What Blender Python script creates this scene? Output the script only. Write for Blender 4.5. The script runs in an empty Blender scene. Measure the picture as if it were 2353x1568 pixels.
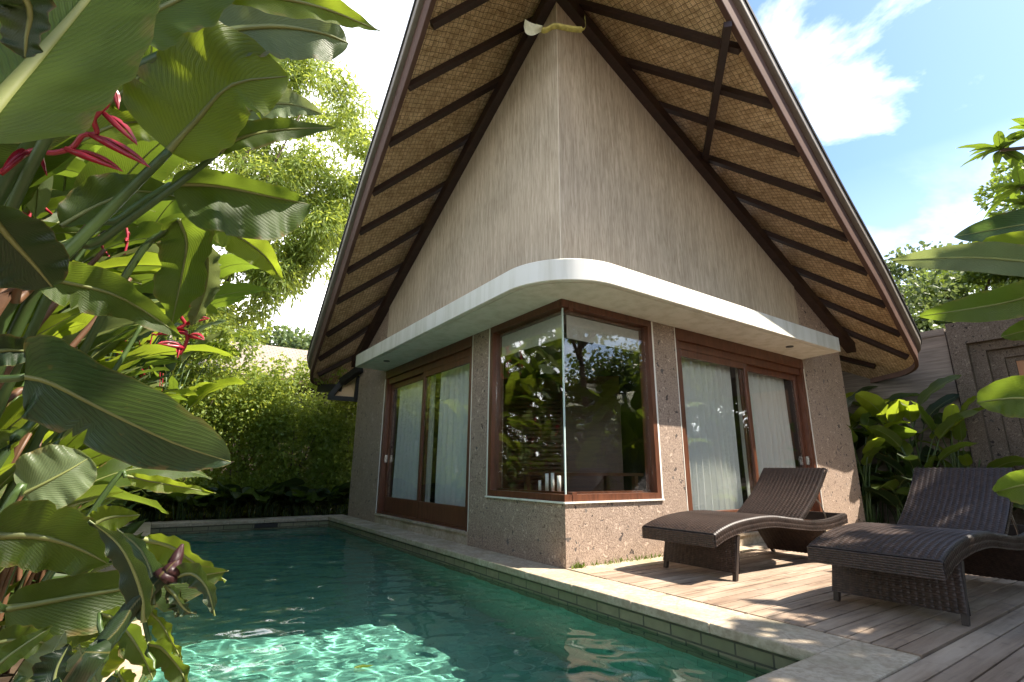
import bpy, math, random
import numpy as np
from mathutils import Vector, Matrix, noise as mnoise
random.seed(7); rng = np.random.default_rng(7)
R2 = math.sqrt(2)
scene = bpy.context.scene
COL = scene.collection

# ------------------------------------------------------------------ camera
CAM = Vector((-3.19814, -3.75338, 0.85))
CR = Vector((0.82256641, -0.56860584, 0.0084792))
CU = Vector((-0.14924516, -0.20146767, 0.96805819))
CW = Vector((0.54873526, 0.79755763, 0.25058221))
FV = 1155.52        # focal length in pixels of the 2353 wide view
cd = bpy.data.cameras.new('camera'); cam = bpy.data.objects.new('camera', cd); COL.objects.link(cam)
cd.sensor_width = 36; cd.lens = 17.6793; cd.clip_end = 500; cd.clip_start = 0.05
M = Matrix((CR, CU, -CW)).transposed().to_4x4(); M.translation = CAM; cam.matrix_world = M
scene.camera = cam

def P(u, v, d):
    """point d metres from the viewpoint along the sight line through (u, v)"""
    r = CW + (u - 1176.5) / FV * CR + (784.1 - v) / FV * CU
    return CAM + r.normalized() * d

# ------------------------------------------------------------------ node helpers
def new_mat(name):
    m = bpy.data.materials.new(name); m.use_nodes = True
    nt = m.node_tree
    for n in list(nt.nodes): nt.nodes.remove(n)
    out = nt.nodes.new('ShaderNodeOutputMaterial')
    return m, nt, out

class NB:
    def __init__(s, nt): s.nt = nt
    def n(s, t, **kw):
        x = s.nt.nodes.new('ShaderNode' + t)
        for k, v in kw.items(): setattr(x, k, v)
        return x
    def l(s, a, b): s.nt.links.new(a, b)
    def coord(s, which='Object', scale=None, rot=None):
        t = s.n('TexCoord'); o = t.outputs[which]
        if scale is None and rot is None: return o
        mp = s.n('Mapping'); s.l(o, mp.inputs[0])
        if scale is not None: mp.inputs['Scale'].default_value = scale
        if rot is not None: mp.inputs['Rotation'].default_value = rot
        return mp.outputs[0]
    def noise(s, co, scale, detail=4, rough=.55, dist=0):
        x = s.n('TexNoise'); s.l(co, x.inputs['Vector'])
        x.inputs['Scale'].default_value = scale; x.inputs['Detail'].default_value = detail
        x.inputs['Roughness'].default_value = rough; x.inputs['Distortion'].default_value = dist
        return x.outputs['Fac']
    def voro(s, co, scale, feature='F1', rand=1, out='Distance'):
        x = s.n('TexVoronoi', feature=feature); s.l(co, x.inputs['Vector'])
        x.inputs['Scale'].default_value = scale; x.inputs['Randomness'].default_value = rand
        return x.outputs[out]
    def ramp(s, fac, stops, interp='LINEAR'):
        x = s.n('ValToRGB'); s.l(fac, x.inputs[0]); cr = x.color_ramp; cr.interpolation = interp
        while len(cr.elements) > 1: cr.elements.remove(cr.elements[-1])
        for i, (p, c) in enumerate(stops):
            e = cr.elements[0] if i == 0 else cr.elements.new(p)
            e.position = p; e.color = (c, c, c, 1) if isinstance(c, (int, float)) else (*c, 1)
        return x.outputs[0]
    def mix(s, fac, a, b, mode='MIX'):
        x = s.n('Mix', data_type='RGBA', blend_type=mode)
        for inp, val in ((x.inputs[0], fac), (x.inputs[6], a), (x.inputs[7], b)):
            if isinstance(val, (int, float)): inp.default_value = val
            elif isinstance(val, tuple): inp.default_value = (*val, 1)
            else: s.l(val, inp)
        return x.outputs[2]
    def math(s, op, a, b=0.0, c=None):
        x = s.n('Math', operation=op)
        for i, val in enumerate((a, b) if c is None else (a, b, c)):
            if isinstance(val, (int, float)): x.inputs[i].default_value = val
            else: s.l(val, x.inputs[i])
        return x.outputs[0]
    def bump(s, h, strength=.3, dist=.01):
        x = s.n('Bump'); s.l(h, x.inputs['Height'])
        x.inputs['Strength'].default_value = strength; x.inputs['Distance'].default_value = dist
        return x.outputs[0]
    def pbsdf(s, col, rough=.6, normal=None, spec=.5, **kw):
        x = s.n('BsdfPrincipled')
        for k, val in (('Base Color', col), ('Roughness', rough), ('Specular IOR Level', spec), *kw.items()):
            i = x.inputs[k]
            if isinstance(val, (int, float)): i.default_value = val
            elif isinstance(val, tuple): i.default_value = (*val, 1)
            else: s.l(val, i)
        if normal is not None: s.l(normal, x.inputs['Normal'])
        return x.outputs[0]

def simple(name, col, rough=.6, spec=.4, var=.25, vscale=6, bump=0.0, bscale=40, metallic=0, obj_scale=None):
    m, nt, out = new_mat(name); b = NB(nt)
    co = b.coord('Object', obj_scale)
    f = b.noise(co, vscale, 5)
    c = b.mix(b.ramp(f, [(.3, 0.), (.7, 1.)]), tuple(x * (1 - var) for x in col), tuple(min(1, x * (1 + var)) for x in col))
    nrm = b.bump(b.noise(co, bscale, 4), bump, .01) if bump else None
    b.l(b.pbsdf(c, rough, nrm, spec, Metallic=metallic), out.inputs[0])
    return m

MAT = {}
def mats():
    # brown volcanic breccia
    m, nt, out = new_mat('breccia_stone'); b = NB(nt); co = b.coord()
    n1 = b.noise(co, 5, 6, .6); n2 = b.noise(co, 42, 5, .65)
    base = b.mix(b.ramp(n1, [(.3, 0.), (.7, 1.)]), (.235, .17, .125), (.36, .268, .205))
    base = b.mix(b.ramp(n2, [(.35, 0.), (.7, 1.)]), base, (.46, .355, .28), 'MIX')
    base = b.mix(b.ramp(b.noise(co, 95, 3, .6), [(.40, .8), (.52, 0.)]), base, (.15, .095, .07))
    wv = b.n('TexNoise'); b.l(co, wv.inputs['Vector']); wv.inputs['Scale'].default_value = 14
    wco = b.mix(.14, co, wv.outputs['Color'])
    v1 = b.voro(wco, 16.); col1 = b.n('TexVoronoi'); b.l(wco, col1.inputs['Vector']); col1.inputs['Scale'].default_value = 16.
    sep = b.n('SeparateColor'); b.l(col1.outputs['Color'], sep.inputs[0])
    jag = b.math('MULTIPLY_ADD', b.noise(co, 60, 3), .5, .75)
    thr = b.math('MULTIPLY', jag, b.math('MULTIPLY', b.math('GREATER_THAN', sep.outputs[0], .42), b.math('MULTIPLY_ADD', sep.outputs[1], .30, .05)))
    pit = b.math('LESS_THAN', v1, thr)
    base = b.mix(pit, base, b.mix(sep.outputs[2], (.055, .038, .032), (.17, .145, .13)))
    v2 = b.n('TexVoronoi'); b.l(wco, v2.inputs['Vector']); v2.inputs['Scale'].default_value = 26.
    sep2 = b.n('SeparateColor'); b.l(v2.outputs['Color'], sep2.inputs[0])
    thr2 = b.math('MULTIPLY', jag, b.math('MULTIPLY', b.math('GREATER_THAN', sep2.outputs[0], .5), .36))
    lt = b.math('LESS_THAN', v2.outputs['Distance'], thr2)
    base = b.mix(b.math('MULTIPLY', lt, .8), base, b.mix(sep2.outputs[1], (.12, .08, .06), (.60, .46, .36)))
    h = b.math('SUBTRACT', b.math('ADD', n2, b.math('MULTIPLY', n1, .3)), b.math('MULTIPLY', pit, .7))
    b.l(b.pbsdf(base, .85, b.bump(h, .6, .012), .25), out.inputs[0]); MAT['stone'] = m

    # combed plaster
    m, nt, out = new_mat('combed_plaster'); b = NB(nt)
    s1 = b.noise(b.coord('Object', (26, 26, 1.6)), 1, 5, .6); s2 = b.noise(b.coord('Object', (75, 75, 5)), 1, 4, .6); big = b.noise(b.coord(), .9, 4)
    c = b.mix(b.ramp(s1, [(.3, 0.), (.68, 1.)]), (.37, .295, .21), (.60, .50, .375))
    c = b.mix(b.ramp(s2, [(.36, .75), (.53, 0.)]), c, (.29, .215, .145))
    c = b.mix(b.ramp(big, [(.35, .0), (.7, .35)]), c, (.66, .54, .41))
    b.l(b.pbsdf(c, .85, b.bump(b.math('ADD', s1, s2), .32, .010), .2), out.inputs[0]); MAT['plaster'] = m

    # painted canopy with faint run stains
    m, nt, out = new_mat('painted_concrete'); b = NB(nt)
    s1 = b.noise(b.coord('Object', (7, 7, .5)), 1, 5, .6); s2 = b.noise(b.coord(), 3, 5)
    c = b.mix(b.ramp(s1, [(.42, 0.), (.68, .65)]), (.80, .77, .70), (.58, .55, .44))
    c = b.mix(b.ramp(s2, [(.6, 0.), (.85, .15)]), c, (.70, .67, .60))
    b.l(b.pbsdf(c, .6, b.bump(s2, .08, .01), .3), out.inputs[0]); MAT['white'] = m

    # red brown hardwood
    def wood(name, a, d, rough, axis_scale, bumpv=.1):
        m, nt, out = new_mat(name); b = NB(nt)
        g = b.noise(b.coord('Object', axis_scale), 1, 6, .62, .6); g2 = b.noise(b.coord(), 2.5, 3)
        c = b.mix(b.ramp(g, [(.3, 0.), (.72, 1.)]), d, a)
        c = b.mix(b.ramp(g2, [(.4, 0.), (.8, .4)]), c, tuple(x * .6 for x in a))
        b.l(b.pbsdf(c, rough, b.bump(g, bumpv, .004), .45), out.inputs[0]); return m
    MAT['wood'] = wood('red_hardwood', (.17, .062, .030), (.075, .025, .013), .38, (18, 18, 3))
    MAT['door_wood'] = wood('orange_teak', (.42, .19, .07), (.27, .11, .04), .4, (18, 18, 3))
    MAT['rafter'] = wood('dark_rafter_wood', (.045, .021, .014), (.02, .010, .008), .5, (6, 6, 30))
    MAT['cabinet'] = wood('brown_cabinet_wood', (.18, .07, .025), (.09, .03, .012), .35, (3, 20, 20))

    # woven bamboo mat
    m, nt, out = new_mat('woven_bamboo'); b = NB(nt)
    co = b.coord('UV', (1, 1, 1), (0, 0, math.radians(45)))
    wn = b.n('TexNoise'); b.l(co, wn.inputs['Vector']); wn.inputs['Scale'].default_value = 11
    wco = b.mix(.035, co, wn.outputs['Color'])
    sp = b.n('SeparateXYZ'); b.l(wco, sp.inputs[0])
    k = 17.0
    X = b.math('MULTIPLY', sp.outputs[0], k); Y = b.math('MULTIPLY', sp.outputs[1], k)
    par = b.math('MODULO', b.math('ABSOLUTE', b.math('ADD', b.math('FLOOR', X), b.math('FLOOR', b.math('DIVIDE', Y, 2)))), 2.0)
    fx = b.math('FRACT', b.math('MULTIPLY', X, 3)); fy = b.math('FRACT', b.math('MULTIPLY', Y, 3))
    def hump(f): return b.math('MULTIPLY', b.math('MULTIPLY', f, b.math('SUBTRACT', 1.0, f)), 4.0)
    sel = b.n('Mix', data_type='FLOAT'); b.l(par, sel.inputs[0]); b.l(hump(fx), sel.inputs[2]); b.l(hump(fy), sel.inputs[3])
    strip = sel.outputs[0]
    cell = b.math('MINIMUM', hump(b.math('FRACT', X)), hump(b.math('FRACT', Y)))
    h = b.math('ADD', b.math('MULTIPLY', strip, .5), cell)
    vr = b.n('TexVoronoi', feature='F1'); b.l(wco, vr.inputs['Vector']); vr.inputs['Scale'].default_value = 20; 
    rr = b.n('SeparateColor'); b.l(vr.outputs['Color'], rr.inputs[0])
    c = b.mix(rr.outputs[0], (.47, .31, .165), (.80, .58, .35))
    c = b.mix(b.ramp(strip, [(.0, .75), (.45, 0.)]), c, (.16, .085, .033))
    c = b.mix(b.ramp(cell, [(.03, .95), (.38, 0.)]), c, (.10, .046, .018))
    big = b.noise(b.coord('UV'), 1.3, 4); c = b.mix(b.ramp(big, [(.4, 0.), (.75, .45)]), c, (.22, .135, .06))
    b.l(b.pbsdf(c, .6, b.bump(h, .7, .008), .3), out.inputs[0]); MAT['bamboo'] = m

    MAT['fascia'] = simple('brown_fascia_board', (.105, .060, .046), .75, .1, .15, 3, .05, 30)
    MAT['gutter'] = simple('grey_flashing_strip', (.22, .19, .165), .6, .25, .12, 4)
    MAT['black'] = simple('black_edge', (.012, .011, .011), .6, .4, .2, 5)
    MAT['shingle'] = simple('thatch_shingle', (.11, .085, .07), .9, .2, .4, 20, .5, 60)
    # neighbour's pale shingle roof
    m, nt, out = new_mat('pale_shingle_roof'); b = NB(nt)
    bt = b.n('TexBrick'); b.l(b.coord('UV'), bt.inputs['Vector']); bt.inputs['Scale'].default_value = 1
    bt.inputs['Brick Width'].default_value = .22; bt.inputs['Row Height'].default_value = .16; bt.inputs['Mortar Size'].default_value = .012
    bt.inputs['Color1'].default_value = (.33, .28, .23, 1); bt.inputs['Color2'].default_value = (.25, .21, .18, 1); bt.inputs['Mortar'].default_value = (.12, .09, .07, 1)
    c = b.mix(b.ramp(b.noise(b.coord('UV'), 1.2, 5), [(.4, 0.), (.7, .5)]), bt.outputs['Color'], (.24, .2, .16))
    b.l(b.pbsdf(c, .9, b.bump(bt.outputs['Fac'], -.5, .02), .2), out.inputs[0]); MAT['paleroof'] = m

    # weathered deck boards
    m, nt, out = new_mat('weathered_deck'); b = NB(nt)
    g = b.noise(b.coord('Object', (1.6, 30, 30)), 1, 6, .65, .4); g2 = b.noise(b.coord('Object', (1.2, 5, 5)), 1, 5, .6)
    geo = b.n('NewGeometry'); rnd = geo.outputs['Random Per Island']
    c = b.mix(b.ramp(g, [(.3, 0.), (.7, 1.)]), (.14, .094, .064), (.39, .285, .20))
    c = b.mix(b.ramp(g2, [(.38, .0), (.66, .7)]), c, (.52, .42, .325))
    c = b.mix(b.math('MULTIPLY', rnd, .5), c, (.17, .11, .075))
    c = b.mix(b.ramp(b.noise(b.coord(), 9, 5), [(.58, 0.), (.7, .5)]), c, (.10, .075, .06))
    b.l(b.pbsdf(c, .75, b.bump(g, .4, .006), .3), out.inputs[0]); MAT['deck'] = m

    # coping stone
    m, nt, out = new_mat('coping_limestone'); b = NB(nt); co = b.coord()
    n1 = b.noise(co, 4, 6, .62, .5); n2 = b.noise(co, 26, 5, .65)
    c = b.mix(b.ramp(n1, [(.3, 0.), (.7, 1.)]), (.34, .265, .185), (.56, .47, .36))
    c = b.mix(b.ramp(n2, [(.4, .5), (.55, 0.)]), c, (.26, .2, .13))
    c = b.mix(b.ramp(b.noise(co, 1.7, 5), [(.5, 0.), (.66, .5)]), c, (.23, .22, .12))
    ed = b.voro(b.mix(.25, co, b.n('TexNoise').outputs['Color']), 3.0, 'DISTANCE_TO_EDGE')
    c = b.mix(b.ramp(ed, [(.0, .35), (.012, 0.)]), c, (.2, .15, .1))
    b.l(b.pbsdf(c, .8, b.bump(b.math('ADD', n1, n2), .45, .012), .3), out.inputs[0]); MAT['coping'] = m

    # pool band bricks and pool tile
    def brick(name, c1, c2, mortar, w, h, ms, rough, bumpv, wet=.5):
        m, nt, out = new_mat(name); b = NB(nt)
        bt = b.n('TexBrick'); b.l(b.coord('UV'), bt.inputs['Vector']); bt.inputs['Scale'].default_value = 1
        bt.inputs['Brick Width'].default_value = w; bt.inputs['Row Height'].default_value = h; bt.inputs['Mortar Size'].default_value = ms
        bt.inputs['Color1'].default_value = (*c1, 1); bt.inputs['Color2'].default_value = (*c2, 1); bt.inputs['Mortar'].default_value = (*mortar, 1)
        n = b.noise(b.coord(), 14, 5); c = b.mix(b.ramp(n, [(.35, .0), (.7, .55)]), bt.outputs['Color'], tuple(x * .55 for x in c1))
        b.l(b.pbsdf(c, rough, b.bump(b.math('SUBTRACT', n, b.math('MULTIPLY', bt.outputs['Fac'], 1.5)), bumpv, .01), wet), out.inputs[0]); return m
    MAT['band'] = brick('mossy_band_brick', (.25, .22, .13), (.17, .17, .09), (.05, .05, .035), .22, .07, .006, .7, .5)
    MAT['tile'] = brick('green_pool_tile', (.25, .55, .44), (.17, .44, .355), (.11, .29, .24), .2, .1, .003, .5, .2)

    # soil / ground
    MAT['soil'] = simple('garden_soil', (.06, .042, .028), .95, .1, .5, 8, .6, 50)
    MAT['paving'] = simple('stone_paving', (.34, .28, .22), .85, .25, .3, 5, .3, 40)

    # rattan
    m, nt, out = new_mat('brown_rattan'); b = NB(nt); co = b.coord('UV')
    n = b.noise(b.coord('Object', (30, 30, 30)), 1, 4)
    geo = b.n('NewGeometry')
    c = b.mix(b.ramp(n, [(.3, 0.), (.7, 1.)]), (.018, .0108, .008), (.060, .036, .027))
    c = b.mix(b.ramp(geo.outputs['Pointiness'], [(.44, .95), (.497, 0.)]), c, (.005, .0035, .003))  # shade painted into the hollows of the weave by pointiness
    b.l(b.pbsdf(c, .48, None, .45), out.inputs[0]); MAT['rattan'] = m
    MAT['foot'] = simple('dark_plastic_foot', (.035, .026, .022), .45, .4)
    MAT['metal'] = simple('steel_rod', (.45, .43, .4), .3, .5, .1, 5, metallic=1)

    # fabric
    m, nt, out = new_mat('sheer_curtain'); b = NB(nt)
    tr = b.n('BsdfTranslucent'); tr.inputs[0].default_value = (.8, .83, .78, 1)
    pb = b.pbsdf((.88, .89, .85), .8, b.bump(b.noise(b.coord('Object', (300, 300, 20)), 1, 2), .1, .002), .1)
    mx = b.n('MixShader'); mx.inputs[0].default_value = .3; b.l(pb, mx.inputs[1]); b.l(tr.outputs[0], mx.inputs[2]); b.l(mx.outputs[0], out.inputs[0]); MAT['curtain'] = m
    MAT['blind'] = simple('roller_blind_cloth', (.42, .40, .36), .8, .1, .08, 20)
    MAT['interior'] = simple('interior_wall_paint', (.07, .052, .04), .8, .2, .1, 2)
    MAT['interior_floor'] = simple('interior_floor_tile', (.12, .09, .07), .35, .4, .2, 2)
    MAT['candle'] = simple('white_wax', (.75, .72, .66), .5, .3, .05, 5)
    MAT['lampmetal'] = simple('dark_downlight', (.05, .05, .05), .4, .5)

    # glass
    m, nt, out = new_mat('window_glass'); b = NB(nt)
    gq = b.n('NewGeometry'); fr = b.n('Fresnel'); b.l(b.math('MULTIPLY_ADD', gq.outputs['Backfacing'], 1 / 1.6 - 1.6, 1.6), fr.inputs[0])
    gl = b.n('BsdfGlossy'); gl.inputs['Roughness'].default_value = .0; gl.inputs[0].default_value = (1, 1, 1, 1)
    tr = b.n('BsdfTransparent'); tr.inputs[0].default_value = (.975, .985, .975, 1)
    mx = b.n('MixShader'); b.l(fr.outputs[0], mx.inputs[0]); b.l(tr.outputs[0], mx.inputs[1]); b.l(gl.outputs[0], mx.inputs[2]); b.l(mx.outputs[0], out.inputs[0]); MAT['glass'] = m
    MAT['bead'] = simple('plaster_corner', (.70, .61, .48), .8, .2, .1, 8)
    MAT['glass_edge'] = simple('pale_glass_edge', (.55, .66, .62), .15, .6, .05, 3)

    # water
    m, nt, out = new_mat('pool_water'); b = NB(nt)
    g = b.n('BsdfRefraction'); g.inputs['IOR'].default_value = 1.33; g.inputs['Roughness'].default_value = 0; g.inputs[0].default_value = (.86, .97, .94, 1)
    gl = b.n('BsdfGlossy'); gl.inputs['Roughness'].default_value = 0.0; gl.inputs[0].default_value = (1, 1, 1, 1)
    fr = b.n('Fresnel'); fr.inputs[0].default_value = 1.33
    mx = b.n('MixShader'); b.l(fr.outputs[0], mx.inputs[0]); b.l(g.outputs[0], mx.inputs[1]); b.l(gl.outputs[0], mx.inputs[2])
    b.l(mx.outputs[0], out.inputs[0]); MAT['water'] = m

def leaf_mat(name, dark, light, trans, tmix=.42, rough=.42, veins=66, slope=.35, vein_amt=.30, spots=0.0):
    m, nt, out = new_mat(name); b = NB(nt)
    uv = b.coord('UV'); sp = b.n('SeparateXYZ'); b.l(uv, sp.inputs[0])
    au = b.math('ABSOLUTE', b.math('SUBTRACT', sp.outputs[0], .5))
    wob = b.noise(uv, 7, 3)
    ph = b.math('ADD', b.math('MULTIPLY', b.math('SUBTRACT', sp.outputs[1], b.math('MULTIPLY', au, slope)), veins), b.math('MULTIPLY', wob, 1.4))
    vein = b.math('MULTIPLY_ADD', b.math('SINE', b.math('MULTIPLY', ph, 6.2832)), .5, .5)
    fine = b.math('MULTIPLY_ADD', b.math('SINE', b.math('MULTIPLY', ph, 6.2832 * 2.7)), .5, .5)
    oi = b.n('ObjectInfo')
    big = b.noise(b.coord(), 5, 4)
    c = b.mix(oi.outputs['Random'], dark, light)
    c = b.mix(b.math('MULTIPLY', b.ramp(vein, [(.0, 1.), (.35, 0.)]), vein_amt), c, tuple(x * .45 for x in dark))
    c = b.mix(b.ramp(big, [(.42, 0.), (.75, .5)]), c, tuple(min(1, x * 1.5) for x in light))
    if spots:
        c = b.mix(b.math('MULTIPLY', b.ramp(b.noise(b.coord(), 30, 4), [(.66, 0.), (.74, 1.)]), spots), c, (.25, .15, .04))
    br = b.noise(b.coord(), 11, 5, .7); c = b.mix(b.ramp(br, [(.70, 0.), (.76, .75)]), c, (.16, .10, .035))
    em = b.math('MULTIPLY', b.ramp(au, [(.40, 0.), (.49, 1.)]), b.ramp(b.noise(b.coord(), 16, 4, .65), [(.54, 0.), (.62, .85)])); c = b.mix(em, c, (.20, .125, .05))
    edge = b.ramp(au, [(.475, 0.), (.5, .6)]); c = b.mix(edge, c, (.17, .15, .04))
    tc = b.mix(oi.outputs['Random'], tuple(x * .7 for x in trans), trans)
    tc = b.mix(b.math('MULTIPLY', b.ramp(vein, [(.0, 1.), (.4, 0.)]), vein_amt), tc, tuple(x * .5 for x in trans))
    nrm = b.bump(b.math('ADD', vein, b.math('MULTIPLY', fine, .5)), .28, .005)
    rr_ = b.math('MULTIPLY_ADD', big, .35, rough - .12); pb = b.pbsdf(c, rr_, nrm, .38)
    tr = b.n('BsdfTranslucent'); b.l(tc, tr.inputs[0]); b.l(nrm, tr.inputs['Normal'])
    mx = b.n('MixShader'); mx.inputs[0].default_value = tmix; b.l(pb, mx.inputs[1]); b.l(tr.outputs[0], mx.inputs[2]); b.l(mx.outputs[0], out.inputs[0])
    return m

def small_leaf_mat(name, dark, light, trans, tmix=.4):
    m, nt, out = new_mat(name); b = NB(nt)
    geo = b.n('NewGeometry'); r = geo.outputs['Random Per Island']
    big = b.noise(b.coord(), .9, 3)
    c = b.mix(r, dark, light); c = b.mix(b.ramp(big, [(.4, 0.), (.7, .5)]), c, light)
    tr = b.n('BsdfTranslucent'); b.l(b.mix(r, tuple(x * .6 for x in trans), trans), tr.inputs[0])
    pb = b.pbsdf(c, .45, None, .4)
    mx = b.n('MixShader'); mx.inputs[0].default_value = tmix; b.l(pb, mx.inputs[1]); b.l(tr.outputs[0], mx.inputs[2]); b.l(mx.outputs[0], out.inputs[0])
    return m

mats()
MAT["plaster_h"] = simple("weathered_render", (.23, .195, .165), .9, .15, .3, 3, .35, 30, 0, (.6, .6, 9))
def darkstone():
    m = MAT['stone'].copy(); m.name = 'dark_breccia_stone'; nt = m.node_tree; b = NB(nt)
    pb = [n for n in nt.nodes if n.type == 'BSDF_PRINCIPLED'][0]; src = pb.inputs['Base Color'].links[0].from_socket
    b.l(b.mix(1.0, src, (.38, .41, .42), 'MULTIPLY'), pb.inputs['Base Color']); MAT['stone_dark'] = m
darkstone()
MAT['leaf'] = leaf_mat('broad_leaf', (.024, .046, .006), (.060, .095, .013), (.26, .37, .03))
MAT['leaf_dark'] = leaf_mat('dark_broad_leaf', (.012, .026, .009), (.024, .044, .013), (.07, .11, .015), .25, .33)
MAT['leaf_pale'] = leaf_mat('pale_broad_leaf', (.07, .10, .045), (.13, .17, .08), (.36, .43, .13), .4, .34)
MAT['leaf_yellow'] = leaf_mat('yellow_green_leaf', (.055, .090, .008), (.12, .16, .016), (.42, .53, .035), .5, .42)
MAT['leaf_blue'] = leaf_mat('blue_green_leaf', (.026, .054, .022), (.048, .09, .04), (.11, .18, .035), .3, .3, 30, .5, .6, .4)
MAT['leaf_purple'] = leaf_mat('purple_bud_leaf', (.035, .012, .014), (.055, .02, .02), (.1, .03, .02), .2, .35)
MAT['midrib'] = simple('pale_midrib', (.17, .19, .06), .4, .4, .2, 10)
MAT['stem'] = simple('green_stem', (.05, .085, .022), .4, .4, .3, 8)
MAT['stem_brown'] = simple('brown_stem', (.12, .06, .03), .5, .4, .35, 8)
MAT['bract'] = simple('red_bract', (.30, .014, .028), .35, .5, .25, 12)
MAT['bark'] = simple('grey_bark', (.14, .105, .08), .9, .2, .35, 12, .5, 40)
MAT['sl_lime'] = small_leaf_mat('lime_small_leaf', (.085, .14, .022), (.20, .27, .05), (.55, .62, .09), .48)
MAT['sl_green'] = small_leaf_mat('green_small_leaf', (.034, .07, .012), (.10, .155, .03), (.30, .40, .04), .4)
MAT['sl_dark'] = small_leaf_mat('dark_small_leaf', (.022, .046, .011), (.06, .10, .022), (.18, .25, .025), .35)
MAT['sl_far'] = small_leaf_mat('far_small_leaf', (.05, .085, .03), (.11, .16, .055), (.25, .32, .08), .35)

# ------------------------------------------------------------------ mesh builder
class MB:
    def __init__(s): s.v = []; s.f = []; s.m = []; s.uv = []; s.sm = []
    def add(s, verts, faces, mi=0, uvs=None, smooth=False):
        o = len(s.v); s.v += [tuple(x) for x in verts]
        for k, f in enumerate(faces):
            s.f.append(tuple(i + o for i in f)); s.m.append(mi); s.sm.append(smooth)
            s.uv.append(uvs[k] if uvs else None)
        return s
    def hexa(s, p, mi=0, uvscale=None):
        # p: 8 points, bottom ring 0-3, top ring 4-7
        fs = [(3, 2, 1, 0), (4, 5, 6, 7), (0, 1, 5, 4), (1, 2, 6, 5), (2, 3, 7, 6), (3, 0, 4, 7)]
        return s.add(p, fs, mi)
    def box(s, x0, x1, y0, y1, z0, z1, mi=0):
        return s.hexa([(x0, y0, z0), (x1, y0, z0), (x1, y1, z0), (x0, y1, z0), (x0, y0, z1), (x1, y0, z1), (x1, y1, z1), (x0, y1, z1)], mi)
    def bar(s, a, b, w, h, up=Vector((0, 0, 1)), mi=0):
        a = Vector(a); b = Vector(b); d = (b - a).normalized(); sd = d.cross(up).normalized(); u = sd.cross(d).normalized()
        pts = []
        for o in (a, b):
            pts.append([o - sd * w / 2 - u * h / 2, o + sd * w / 2 - u * h / 2, o + sd * w / 2 + u * h / 2, o - sd * w / 2 + u * h / 2])
        return s.hexa(pts[0] + pts[1], mi)
    def grid(s, fn, nu, nv, mi=0, smooth=True, uvf=None, flip=False):
        vs = [fn(i / nu, j / nv) for j in range(nv + 1) for i in range(nu + 1)]
        fs = []; us = []
        for j in range(nv):
            for i in range(nu):
                a = j * (nu + 1) + i; q = (a, a + 1, a + nu + 2, a + nu + 1)
                c = ((i / nu, j / nv), ((i + 1) / nu, j / nv), ((i + 1) / nu, (j + 1) / nv), (i / nu, (j + 1) / nv))
                if uvf: c = tuple(uvf(*t) for t in c)
                if flip: q = q[::-1]; c = c[::-1]
                fs.append(q); us.append(c)
        return s.add(vs, fs, mi, us, smooth)
    def tube(s, pts, radii, n=8, mi=0, cap=True):
        pts = [Vector(p) for p in pts]; N = len(pts)
        if isinstance(radii, (int, float)): radii = [radii] * N
        ref = Vector((0.31, 0.2, 0.93)); vs = []; 
        for i, p in enumerate(pts):
            d = (pts[min(i + 1, N - 1)] - pts[max(i - 1, 0)]).normalized()
            a = d.cross(ref)
            if a.length < 1e-3: a = d.cross(Vector((1, 0, 0)))
            a.normalize(); b = d.cross(a)
            for k in range(n):
                t = 2 * math.pi * k / n; vs.append(p + (a * math.cos(t) + b * math.sin(t)) * radii[i])
        fs = [(i * n + k, i * n + (k + 1) % n, (i + 1) * n + (k + 1) % n, (i + 1) * n + k) for i in range(N - 1) for k in range(n)]
        us = [((k / n, i / (N - 1)), ((k + 1) / n, i / (N - 1)), ((k + 1) / n, (i + 1) / (N - 1)), (k / n, (i + 1) / (N - 1))) for i in range(N - 1) for k in range(n)]
        if cap: fs += [tuple(range(n))[::-1], tuple((N - 1) * n + k for k in range(n))]; us += [tuple((0, 0) for _ in range(n))] * 2
        return s.add(vs, fs, mi, us, True)
    def build(s, name, mats, parent=None, origin=None, boxuv=False):
        me = bpy.data.meshes.new(name); v = s.v
        if origin is not None: v = [(a - origin[0], b - origin[1], c - origin[2]) for a, b, c in v]
        me.from_pydata(v, [], s.f)
        if not isinstance(mats, (list, tuple)): mats = [mats]
        for m in mats: me.materials.append(m)
        me.polygons.foreach_set('material_index', s.m); me.polygons.foreach_set('use_smooth', s.sm)
        if any(u is not None for u in s.uv) or boxuv:
            ul = me.uv_layers.new(name='uv'); data = []
            for f, u in zip(s.f, s.uv):
                if u is not None: data += [c for p in u for c in p]
                else:
                    a, b_, c_ = (Vector(s.v[f[i]]) for i in (0, 1, 2)); nn = (b_ - a).cross(c_ - a)
                    ax = max(range(3), key=lambda i: abs(nn[i]))
                    for i in f:
                        q = s.v[i]; data += [(q[1], q[2]), (q[0], q[2]), (q[0], q[1])][ax]
            ul.data.foreach_set('uv', data)
        me.update()
        o = bpy.data.objects.new(name, me); COL.objects.link(o)
        if parent is not None: o.parent = parent
        return o

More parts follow.
